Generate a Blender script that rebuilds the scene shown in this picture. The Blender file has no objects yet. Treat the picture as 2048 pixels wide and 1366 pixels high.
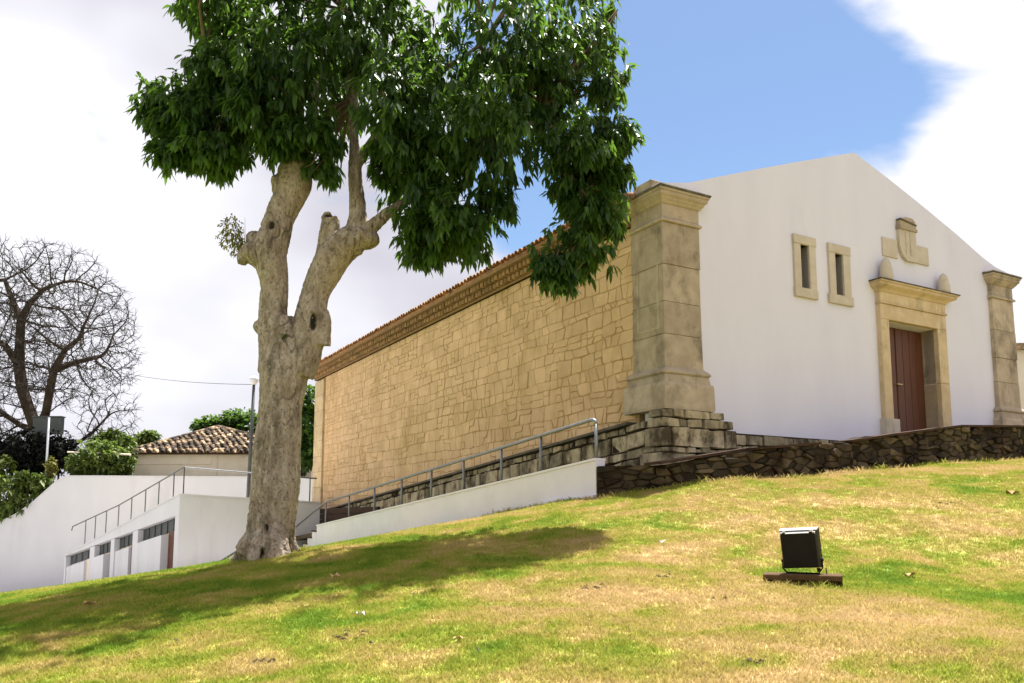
import bpy, bmesh, math, random
import numpy as np
from mathutils import Vector, Matrix, noise as mnoise

# ------------------------------------------------------------------ camera, sky, sun, exposure
scene = bpy.context.scene
COL = scene.collection
FPX, PY0, CX, EYE = 1638.0, 846.0, 1024.0, 1.6
PITCH = math.atan((1037 - PY0) / FPX)
cam_d = bpy.data.cameras.new('camera')
cam = bpy.data.objects.new('camera', cam_d)
COL.objects.link(cam)
cam.location = (0, 0, EYE)
cam.rotation_euler = (math.pi / 2 + PITCH, 0, 0)
cam_d.sensor_width = 36.0
cam_d.lens = FPX / 2048 * 36.0
cam_d.shift_y = (PY0 - 683) / 2048
cam_d.clip_start = 0.05
cam_d.clip_end = 3000
scene.camera = cam

SUN_EL, SUN_AZ = math.radians(72), math.radians(24)      # azimuth from +Y (away from camera) towards +X
sun_dir = Vector((math.cos(SUN_EL) * math.sin(SUN_AZ), math.cos(SUN_EL) * math.cos(SUN_AZ), math.sin(SUN_EL)))
sl = bpy.data.lights.new('sun', 'SUN')
sl.energy = 5.0
sl.angle = math.radians(0.6)
sl.color = (1.0, 0.965, 0.92)
so = bpy.data.objects.new('sun', sl)
COL.objects.link(so)
so.location = (0, 0, 40)
so.rotation_euler = sun_dir.to_track_quat('Z', 'Y').to_euler()

world = bpy.data.worlds.new('World')
scene.world = world
world.use_nodes = True
wn = world.node_tree
for n in list(wn.nodes):
    wn.nodes.remove(n)


def build_sky():
    N, L = wn.nodes, wn.links
    out = N.new('ShaderNodeOutputWorld')
    bg = N.new('ShaderNodeBackground')
    bg.inputs['Strength'].default_value = 0.08
    sky = N.new('ShaderNodeTexSky')
    sky.sky_type = 'NISHITA'
    sky.sun_disc = False
    sky.sun_elevation = SUN_EL
    sky.sun_rotation = SUN_AZ
    sky.air_density = 1.0
    sky.dust_density = 0.6
    tc = N.new('ShaderNodeTexCoord')
    mp = N.new('ShaderNodeMapping')
    mp.inputs['Scale'].default_value = (1.0, 1.0, 1.7)
    mp.inputs['Location'].default_value = (-8.3, -5.3, 6.0)
    L.new(tc.outputs['Generated'], mp.inputs['Vector'])
    nz = N.new('ShaderNodeTexNoise')
    nz.inputs['Scale'].default_value = 2.6
    nz.inputs['Detail'].default_value = 9
    nz.inputs['Roughness'].default_value = 0.52
    nz.inputs['Distortion'].default_value = 0.25
    L.new(mp.outputs['Vector'], nz.inputs['Vector'])
    # a gap in the cloud cover, right of the tree
    dot = N.new('ShaderNodeVectorMath')
    dot.operation = 'DOT_PRODUCT'
    dot.inputs[1].default_value = Vector((0.195, 0.86, 0.45)).normalized()
    L.new(tc.outputs['Generated'], dot.inputs[0])
    gap = N.new('ShaderNodeMapRange')
    gap.interpolation_type = 'SMOOTHSTEP'
    gap.inputs['From Min'].default_value = math.cos(math.radians(19))
    gap.inputs['From Max'].default_value = math.cos(math.radians(4))
    L.new(dot.outputs['Value'], gap.inputs['Value'])
    ma = N.new('ShaderNodeMath')
    ma.operation = 'MULTIPLY_ADD'
    ma.inputs[1].default_value = -0.37
    L.new(gap.outputs[0], ma.inputs[0])
    L.new(nz.outputs['Fac'], ma.inputs[2])
    rp = N.new('ShaderNodeValToRGB')
    rp.color_ramp.elements[0].position = 0.27
    rp.color_ramp.elements[1].position = 0.39
    rp.color_ramp.interpolation = 'EASE'
    L.new(ma.outputs[0], rp.inputs['Fac'])
    # cloud body: soft grey undersides and white tops
    nz2 = N.new('ShaderNodeTexNoise')
    nz2.inputs['Scale'].default_value = 1.7
    nz2.inputs['Detail'].default_value = 4
    L.new(mp.outputs['Vector'], nz2.inputs['Vector'])
    rc = N.new('ShaderNodeValToRGB')
    rc.color_ramp.elements[0].position = 0.38
    rc.color_ramp.elements[0].color = (3.25, 3.18, 3.55, 1)
    rc.color_ramp.elements[1].position = 0.56
    rc.color_ramp.elements[1].color = (5.0, 5.0, 5.35, 1)
    L.new(nz2.outputs['Fac'], rc.inputs['Fac'])
    mx = N.new('ShaderNodeMix')
    mx.data_type = 'RGBA'
    deep = N.new('ShaderNodeHueSaturation')
    deep.inputs['Saturation'].default_value = 1.08
    deep.inputs['Value'].default_value = 0.80
    L.new(sky.outputs['Color'], deep.inputs['Color'])
    L.new(rp.outputs['Color'], mx.inputs[0])
    L.new(deep.outputs['Color'], mx.inputs[6])
    L.new(rc.outputs['Color'], mx.inputs[7])
    L.new(mx.outputs[2], bg.inputs['Color'])
    L.new(bg.outputs[0], out.inputs['Surface'])


build_sky()
vs = scene.view_settings
vs.view_transform = 'Standard'
vs.look = 'None'
vs.exposure = 1.4
vs.gamma = 1.0
vs.use_curve_mapping = False
scene.cycles.max_bounces = 6
scene.cycles.diffuse_bounces = 3
scene.cycles.transparent_max_bounces = 8
scene.cycles.use_denoising = True

R = random.Random(7)
NR = np.random.default_rng(7)

# ------------------------------------------------------------------ photo pixels -> directions -> places
def ray(u, v):
    xc, yc = (u - CX) / FPX, -(v - PY0) / FPX
    return Vector((xc, math.cos(PITCH) - yc * math.sin(PITCH), math.sin(PITCH) + yc * math.cos(PITCH)))


def at(u, v, y):
    r = ray(u, v)
    return Vector((0, 0, EYE)) + r * (y / r.y)


CORNER = at(1325, 765, 16)
CORNER.z = 0
A = Vector((math.sin(math.radians(60)), 0.5, 0))            # along the facade
B = Vector((-0.5, math.cos(math.radians(30)), 0))           # along the side wall
NF = Vector((0.5, -A.x, 0))                                 # facade outwards
NS = -A                                                     # side wall outwards


def FP(u, v, w=0.0):
    return CORNER + A * u + NF * w + Vector((0, 0, v))


def SP(t, v, w=0.0):
    return CORNER + B * t + NS * w + Vector((0, 0, v))


# ------------------------------------------------------------------ terrain
_ctl = []
def _c(p, z): _ctl.append((p.x, p.y, z))
for t, z in ((-0.26, 1.95), (1.34, 1.86), (3.36, 1.68), (6, 1.40), (9.05, 1.08), (12.5, 0.78), (16.44, 0.49)):
    _c(SP(t, 0, 1.85), z)
for u, w, z in ((-1.2, 0.9, 2.10), (-0.3, 1.35, 2.22), (1.42, 1.65, 2.36), (5.86, 1.65, 2.74), (9.72, 1.65, 2.98), (14, 1.7, 3.15)):
    _c(FP(u, 0, w), z)
_c(at(530, 1118, 13), at(530, 1118, 13).z + 0.02)
for u, v, y, dz in ((1605, 1172, 8.7, 0), (1024, 1366, 5.5, 0), (2048, 1366, 5.2, 0), (2048, 1150, 10.2, 0.02),
                    (1190, 1055, 12, 0), (930, 1170, 9, 0), (120, 1290, 8.2, 0), (440, 1131, 16, 0), (250, 1158, 16, 0), (0, 1192, 15, 0)):
    p = at(u, v, y); _c(p, p.z + dz)
for x, y, z in ((0, 0, 0), (-4, 4, 0.0), (4, 2, 0.2), (0, -10, -0.6), (-12, 0, -0.6), (14, 4, 1.0), (18, 14, 2.6),
                (-8.9, 25, -0.2), (-13, 25, -0.75), (-20, 34, -1.6), (-16, 16, -1.0), (-9.4, 31, 0.0), (-25, 44, -2.2), (-30, 20, -2.4),
                (22, 26, 3.4), (0, 40, 1.0), (-20, -10, -1.5), (24, -8, 0.6)):
    _ctl.append((x, y, z))
_ctl = np.array(_ctl)


def _phi(r2):
    return 0.5 * r2 * np.log(r2 + 1e-9)


_n = len(_ctl)
_K = _phi(((_ctl[:, None, :2] - _ctl[None, :, :2]) ** 2).sum(-1)) + np.eye(_n) * 0.25
_P = np.c_[np.ones(_n), _ctl[:, :2]]
_M = np.block([[_K, _P], [_P.T, np.zeros((3, 3))]])
_W = np.linalg.solve(_M, np.r_[_ctl[:, 2], np.zeros(3)])


def terrain(x, y):
    x, y = np.asarray(x, float), np.asarray(y, float)
    xc, yc = np.clip(x, -34, 26), np.clip(y, -12, 50)
    d2 = (xc.ravel()[:, None] - _ctl[None, :, 0]) ** 2 + (yc.ravel()[:, None] - _ctl[None, :, 1]) ** 2
    z = _phi(d2) @ _W[:_n] + _W[_n] + _W[_n + 1] * xc.ravel() + _W[_n + 2] * yc.ravel()
    z = np.clip(z, -3.5, 4.0).reshape(x.shape)
    z = z + 0.012 * np.sin(x * 2.1 + 1.3 * np.sin(y * 1.1)) + 0.01 * np.sin(y * 2.9 + x * 0.8)
    far = np.clip((np.hypot(x - xc, y - yc)) / 40, 0, 1)
    return z * (1 - far) - 3.0 * far


def tz(x, y):
    return float(terrain(np.array([x]), np.array([y]))[0])


# ------------------------------------------------------------------ object helpers
def newobj(name, me, parent=None, loc=None):
    o = bpy.data.objects.new(name, me)
    COL.objects.link(o)
    if parent is not None:
        o.parent = parent
    if loc is not None:
        o.location = loc
    return o


def root_loc(parent):
    v = Vector((0, 0, 0))
    while parent is not None:
        v = v + parent.location
        parent = parent.parent
    return v


def thing(name, label, cat, loc, group=None):
    o = newobj(name, None, None, loc)
    o.empty_display_size = 0.2
    return tag(o, label, cat, group)


def tag(o, label=None, cat=None, group=None, kind=None):
    if label: o['label'] = label
    if cat: o['category'] = cat
    if group: o['group'] = group
    if kind: o['kind'] = kind
    return o


class MB:
    """collects world-space geometry for ONE mesh object"""
    def __init__(s):
        s.v, s.f, s.t, s.sm = [], [], [], False

    def add(s, verts, faces, tint=0.5):
        b = len(s.v)
        s.v.extend([tuple(p) for p in verts])
        s.f.extend([tuple(i + b for i in f) for f in faces])
        s.t.extend([tint] * len(verts))
        return s

    def box(s, P, u0, u1, v0, v1, w0, w1, tint=0.5, bev=0.0):
        """box in a (u,v,w)->world frame; bev chamfers the outer (w1) face"""
        if bev <= 0:
            c = [P(u, v, w) for w in (w0, w1) for v in (v0, v1) for u in (u0, u1)]
            s.add(c, [(0, 2, 3, 1), (4, 5, 7, 6), (0, 1, 5, 4), (2, 6, 7, 3), (0, 4, 6, 2), (1, 3, 7, 5)], tint)
        else:
            rings = [[(u0, v0), (u1, v0), (u1, v1), (u0, v1)]] * 2 + [[(u0 + bev, v0 + bev), (u1 - bev, v0 + bev), (u1 - bev, v1 - bev), (u0 + bev, v1 - bev)]]
            ws = [w0, w1 - bev, w1]
            c = [P(u, v, w) for r, w in zip(rings, ws) for u, v in r]
            f = [(3, 2, 1, 0), (8, 9, 10, 11)]
            for k in (0, 4):
                for i in range(4):
                    j = (i + 1) % 4
                    f.append((k + i, k + j, k + 4 + j, k + 4 + i))
            s.add(c, f, tint)
        return s

    def prism(s, P, pts, w0, w1, tint=0.5):
        n = len(pts)
        c = [P(u, v, w0) for u, v in pts] + [P(u, v, w1) for u, v in pts]
        f = [tuple(range(n))[::-1], tuple(range(n, 2 * n))]
        f += [(i, (i + 1) % n, n + (i + 1) % n, n + i) for i in range(n)]
        return s.add(c, f, tint)

    def tube(s, pts, rad, n=8, caps=True, tint=0.5):
        pts = [Vector(p) for p in pts]
        if not hasattr(rad, '__len__'): rad = [rad] * len(pts)
        c, f = [], []
        ref = None
        for i, p in enumerate(pts):
            d = (pts[min(i + 1, len(pts) - 1)] - pts[max(i - 1, 0)])
            d = d.normalized() if d.length > 1e-9 else Vector((0, 0, 1))
            if ref is None:
                ref = d.orthogonal().normalized()
            ref = (ref - d * ref.dot(d))
            ref = ref.normalized() if ref.length > 1e-6 else d.orthogonal().normalized()
            q = d.cross(ref)
            for k in range(n):
                a = 2 * math.pi * k / n
                c.append(p + (ref * math.cos(a) + q * math.sin(a)) * rad[i])
        for i in range(len(pts) - 1):
            for k in range(n):
                k2 = (k + 1) % n
                f.append((i * n + k, i * n + k2, (i + 1) * n + k2, (i + 1) * n + k))
        if caps:
            f.append(tuple(range(n))[::-1])
            f.append(tuple(range((len(pts) - 1) * n, len(pts) * n)))
        return s.add(c, f, tint)

    def lathe(s, base, prof, n=14, tint=0.5):
        base = Vector(base)
        c, f = [], []
        for r, z in prof:
            for k in range(n):
                a = 2 * math.pi * k / n
                c.append(base + Vector((r * math.cos(a), r * math.sin(a), z)))
        m = len(prof)
        for i in range(m - 1):
            for k in range(n):
                k2 = (k + 1) % n
                f.append((i * n + k, i * n + k2, (i + 1) * n + k2, (i + 1) * n + k))
        f.append(tuple(range(n))[::-1]); f.append(tuple(range((m - 1) * n, m * n)))
        return s.add(c, f, tint)

    def build(s, name, mat, parent=None, base=None, smooth=False):
        loc = root_loc(parent) if parent is not None else Vector(base if base is not None else (0, 0, 0))
        me = bpy.data.meshes.new(name)
        me.from_pydata([(x - loc.x, y - loc.y, z - loc.z) for x, y, z in s.v], [], s.f)
        at_ = me.attributes.new('tint', 'FLOAT', 'POINT')
        at_.data.foreach_set('value', np.array(s.t, dtype=np.float32))
        if smooth:
            me.polygons.foreach_set('use_smooth', [True] * len(me.polygons))
        me.update()
        if mat: me.materials.append(mat)
        o = newobj(name, me, parent)
        if parent is None: o.location = loc
        return o


def tri_mesh(name, V, T, mat, tint=None, smooth=False):
    me = bpy.data.meshes.new(name)
    V = np.asarray(V, np.float32); T = np.asarray(T, np.int32)
    me.vertices.add(len(V)); me.vertices.foreach_set('co', V.ravel())
    me.loops.add(T.size); me.loops.foreach_set('vertex_index', T.ravel())
    me.polygons.add(len(T)); me.polygons.foreach_set('loop_start', np.arange(0, T.size, 3, dtype=np.int32))
    if tint is not None:
        a_ = me.attributes.new('tint', 'FLOAT', 'POINT'); a_.data.foreach_set('value', np.asarray(tint, np.float32))
    me.update(calc_edges=True)
    me.validate()
    if smooth: me.polygons.foreach_set('use_smooth', [True] * len(me.polygons))
    if mat: me.materials.append(mat)
    return me


# ------------------------------------------------------------------ materials
def nodes_of(m):
    m.use_nodes = True
    nt = m.node_tree
    return nt, nt.nodes, nt.links


def mat_surface(name, c1, c2, scale=3.0, rough=0.85, bump=0.3, bscale=25.0, stain=None, stain_scale=0.8, stain_lo=0.55, stain_hi=0.7,
                tint=0.0, stretch=(1, 1, 1), spec=0.3, metallic=0.0, bdist=0.02, detail=6):
    m = bpy.data.materials.new(name)
    nt, N, L = nodes_of(m)
    bs = N['Principled BSDF']
    bs.inputs['Roughness'].default_value = rough
    bs.inputs['Specular IOR Level'].default_value = spec
    bs.inputs['Metallic'].default_value = metallic
    geo = N.new('ShaderNodeNewGeometry')
    mp = N.new('ShaderNodeMapping'); mp.inputs['Scale'].default_value = stretch
    L.new(geo.outputs['Position'], mp.inputs['Vector'])
    nz = N.new('ShaderNodeTexNoise'); nz.inputs['Scale'].default_value = scale; nz.inputs['Detail'].default_value = detail
    nz.inputs['Roughness'].default_value = 0.6
    L.new(mp.outputs[0], nz.inputs['Vector'])
    rp = N.new('ShaderNodeValToRGB')
    rp.color_ramp.elements[0].position = 0.3; rp.color_ramp.elements[0].color = (*c1, 1)
    rp.color_ramp.elements[1].position = 0.7; rp.color_ramp.elements[1].color = (*c2, 1)
    L.new(nz.outputs['Fac'], rp.inputs['Fac'])
    col = rp.outputs['Color']
    if stain:
        ns = N.new('ShaderNodeTexNoise'); ns.inputs['Scale'].default_value = stain_scale; ns.inputs['Detail'].default_value = 8
        ns.inputs['Roughness'].default_value = 0.68
        mp2 = N.new('ShaderNodeMapping'); mp2.inputs['Location'].default_value = (5.2, 1.7, 9.1); mp2.inputs['Scale'].default_value = (stretch[0], stretch[1], stretch[2] * 0.6)
        L.new(geo.outputs['Position'], mp2.inputs['Vector']); L.new(mp2.outputs[0], ns.inputs['Vector'])
        r2 = N.new('ShaderNodeValToRGB'); r2.color_ramp.elements[0].position = stain_lo; r2.color_ramp.elements[1].position = stain_hi
        L.new(ns.outputs['Fac'], r2.inputs['Fac'])
        mx = N.new('ShaderNodeMix'); mx.data_type = 'RGBA'
        L.new(r2.outputs['Color'], mx.inputs[0]); L.new(col, mx.inputs[6]); mx.inputs[7].default_value = (*stain, 1)
        col = mx.outputs[2]
    if tint:
        at_ = N.new('ShaderNodeAttribute'); at_.attribute_name = 'tint'
        mr = N.new('ShaderNodeMapRange'); mr.inputs['To Min'].default_value = 1 - tint; mr.inputs['To Max'].default_value = 1 + tint
        L.new(at_.outputs['Fac'], mr.inputs['Value'])
        hv = N.new('ShaderNodeHueSaturation')
        L.new(mr.outputs[0], hv.inputs['Value']); L.new(col, hv.inputs['Color'])
        col = hv.outputs['Color']
    L.new(col, bs.inputs['Base Color'])
    if bump:
        nb = N.new('ShaderNodeTexNoise'); nb.inputs['Scale'].default_value = bscale; nb.inputs['Detail'].default_value = 8
        nb.inputs['Roughness'].default_value = 0.65
        L.new(mp.outputs[0], nb.inputs['Vector'])
        bm_ = N.new('ShaderNodeBump'); bm_.inputs['Strength'].default_value = bump; bm_.inputs['Distance'].default_value = bdist
        L.new(nb.outputs['Fac'], bm_.inputs['Height'])
        L.new(bm_.outputs[0], bs.inputs['Normal'])
    return m


def mat_leaf(name, cdark, clight, trans, rough=0.42, tw=0.4):
    m = bpy.data.materials.new(name)
    nt, N, L = nodes_of(m)
    bs = N['Principled BSDF']; out = N['Material Output']
    bs.inputs['Roughness'].default_value = rough
    bs.inputs['Specular IOR Level'].default_value = 0.4
    at_ = N.new('ShaderNodeAttribute'); at_.attribute_name = 'tint'
    rp = N.new('ShaderNodeValToRGB')
    rp.color_ramp.elements[0].color = (*cdark, 1); rp.color_ramp.elements[1].color = (*clight, 1)
    L.new(at_.outputs['Fac'], rp.inputs['Fac'])
    L.new(rp.outputs['Color'], bs.inputs['Base Color'])
    tr = N.new('ShaderNodeBsdfTranslucent')
    r2 = N.new('ShaderNodeValToRGB')
    r2.color_ramp.elements[0].color = tuple(c * 0.55 for c in trans) + (1,); r2.color_ramp.elements[1].color = (*trans, 1)
    L.new(at_.outputs['Fac'], r2.inputs['Fac']); L.new(r2.outputs['Color'], tr.inputs['Color'])
    mx = N.new('ShaderNodeMixShader'); mx.inputs[0].default_value = tw
    L.new(bs.outputs[0], mx.inputs[1]); L.new(tr.outputs[0], mx.inputs[2])
    L.new(mx.outputs[0], out.inputs['Surface'])
    return m


def mat_lawn(name, blade):
    """dry and green patches laid out by ground position; shared by soil sheet and blades"""
    m = bpy.data.materials.new(name)
    nt, N, L = nodes_of(m)
    bs = N['Principled BSDF']; out = N['Material Output']
    bs.inputs['Roughness'].default_value = 0.75; bs.inputs['Specular IOR Level'].default_value = 0.2
    geo = N.new('ShaderNodeNewGeometry')
    mp = N.new('ShaderNodeMapping'); mp.inputs['Scale'].default_value = (0.75, 1.0, 0.0)
    L.new(geo.outputs['Position'], mp.inputs['Vector'])

    def nz(sc, det, ro, loc, dist=0.0):
        q = N.new('ShaderNodeMapping'); q.inputs['Location'].default_value = loc
        L.new(mp.outputs[0], q.inputs['Vector'])
        n = N.new('ShaderNodeTexNoise'); n.inputs['Scale'].default_value = sc; n.inputs['Detail'].default_value = det
        n.inputs['Roughness'].default_value = ro; n.inputs['Distortion'].default_value = dist
        L.new(q.outputs[0], n.inputs['Vector'])
        return n.outputs['Fac']

    def math_(op, a, b):
        n = N.new('ShaderNodeMath'); n.operation = op
        for i, q in enumerate((a, b)):
            if isinstance(q, (int, float)): n.inputs[i].default_value = q
            else: L.new(q, n.inputs[i])
        return n.outputs[0]
    big = nz(0.34, 3, 0.5, (3.0, 1.5, 0), 0.6)
    mid = nz(1.5, 7, 0.62, (0.3, 7.7, 0), 0.5)
    fine = nz(14, 4, 0.7, (9, 2, 0))
    f = math_('ADD', math_('MULTIPLY', big, 0.55), math_('MULTIPLY', mid, 0.75))
    f = math_('ADD', f, math_('MULTIPLY', math_('SUBTRACT', fine, 0.5), 0.20))
    sx = N.new('ShaderNodeSeparateXYZ'); L.new(geo.outputs['Position'], sx.inputs[0])
    # the turf is greener downhill to the left, under the tree
    mr = N.new('ShaderNodeMapRange'); mr.inputs['From Min'].default_value = -7; mr.inputs['From Max'].default_value = 2
    mr.inputs['To Min'].default_value = -0.12; mr.inputs['To Max'].default_value = 0.0
    L.new(sx.outputs['X'], mr.inputs['Value'])
    f = math_('ADD', f, mr.outputs[0])
    rp = N.new('ShaderNodeValToRGB')
    e = rp.color_ramp.elements
    e[0].position = 0.485; e[0].color = (0.150, 0.235, 0.020, 1)
    e[1].position = 0.785; e[1].color = (0.49, 0.365, 0.175, 1)
    q = e.new(0.58); q.color = (0.280, 0.305, 0.040, 1)
    q = e.new(0.665); q.color = (0.395, 0.325, 0.095, 1)
    L.new(f, rp.inputs['Fac'])
    col = rp.outputs['Color']
    if blade:
        at_ = N.new('ShaderNodeAttribute'); at_.attribute_name = 'tint'
        hv = N.new('ShaderNodeHueSaturation')
        r3 = N.new('ShaderNodeMapRange'); r3.inputs['To Min'].default_value = 0.85; r3.inputs['To Max'].default_value = 1.20
        L.new(at_.outputs['Fac'], r3.inputs['Value']); L.new(r3.outputs[0], hv.inputs['Value']); L.new(col, hv.inputs['Color'])
        L.new(hv.outputs['Color'], bs.inputs['Base Color'])
        tr = N.new('ShaderNodeBsdfTranslucent'); L.new(hv.outputs['Color'], tr.inputs['Color'])
        mx = N.new('ShaderNodeMixShader'); mx.inputs[0].default_value = 0.4
        L.new(bs.outputs[0], mx.inputs[1]); L.new(tr.outputs[0], mx.inputs[2]); L.new(mx.outputs[0], out.inputs['Surface'])
    else:
        hv = N.new('ShaderNodeHueSaturation'); hv.inputs['Value'].default_value = 0.95
        L.new(col, hv.inputs['Color'])
        L.new(hv.outputs['Color'], bs.inputs['Base Color'])
        bm_ = N.new('ShaderNodeBump'); bm_.inputs['Strength'].default_value = 0.6; bm_.inputs['Distance'].default_value = 0.03
        nb = N.new('ShaderNodeTexNoise'); nb.inputs['Scale'].default_value = 30; nb.inputs['Detail'].default_value = 6
        L.new(geo.outputs['Position'], nb.inputs['Vector']); L.new(nb.outputs['Fac'], bm_.inputs['Height']); L.new(bm_.outputs[0], bs.inputs['Normal'])
    return m


def mat_bark():
    m = mat_surface('bark', (0.27, 0.20, 0.14), (0.55, 0.45, 0.36), scale=9, rough=0.9, bump=1.0, bscale=34, stain=(0.13, 0.10, 0.068),
                    stain_scale=4.5, stain_lo=0.50, stain_hi=0.68, stretch=(1, 1, 0.45), bdist=0.04)
    nt, N, L = nodes_of(m)
    bs = N['Principled BSDF']
    src = bs.inputs['Base Color'].links[0].from_socket
    at_ = N.new('ShaderNodeAttribute'); at_.attribute_name = 'crack'
    mx = N.new('ShaderNodeMix'); mx.data_type = 'RGBA'
    L.new(at_.outputs['Fac'], mx.inputs[0]); L.new(src, mx.inputs[6]); mx.inputs[7].default_value = (0.035, 0.024, 0.015, 1)
    # dark pits and short fissures
    geo = N.new('ShaderNodeNewGeometry')
    pm = N.new('ShaderNodeMapping'); pm.inputs['Scale'].default_value = (1, 1, 0.6); L.new(geo.outputs['Position'], pm.inputs['Vector'])
    pn = N.new('ShaderNodeTexNoise'); pn.inputs['Scale'].default_value = 24; pn.inputs['Detail'].default_value = 5; pn.inputs['Roughness'].default_value = 0.7
    L.new(pm.outputs[0], pn.inputs['Vector'])
    pr_ = N.new('ShaderNodeValToRGB'); pr_.color_ramp.elements[0].position = 0.36; pr_.color_ramp.elements[0].color = (0.8, 0.8, 0.8, 1)
    pr_.color_ramp.elements[1].position = 0.47; pr_.color_ramp.elements[1].color = (0, 0, 0, 1)
    L.new(pn.outputs['Fac'], pr_.inputs['Fac'])
    m3 = N.new('ShaderNodeMix'); m3.data_type = 'RGBA'
    L.new(pr_.outputs['Color'], m3.inputs[0]); L.new(mx.outputs[2], m3.inputs[6]); m3.inputs[7].default_value = (0.10, 0.072, 0.042, 1)
    mx = m3
    # pale lichen flecks
    nz = N.new('ShaderNodeTexNoise'); nz.inputs['Scale'].default_value = 14; nz.inputs['Detail'].default_value = 3
    L.new(geo.outputs['Position'], nz.inputs['Vector'])
    rp = N.new('ShaderNodeValToRGB'); rp.color_ramp.elements[0].position = 0.62; rp.color_ramp.elements[1].position = 0.70
    L.new(nz.outputs['Fac'], rp.inputs['Fac'])
    m2 = N.new('ShaderNodeMix'); m2.data_type = 'RGBA'
    s = N.new('ShaderNodeMath'); s.operation = 'MULTIPLY'; s.inputs[1].default_value = 0.6; L.new(rp.outputs['Color'], s.inputs[0])
    L.new(s.outputs[0], m2.inputs[0]); L.new(mx.outputs[2], m2.inputs[6]); m2.inputs[7].default_value = (0.50, 0.48, 0.42, 1)
    L.new(m2.outputs[2], bs.inputs['Base Color'])
    return m


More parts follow.
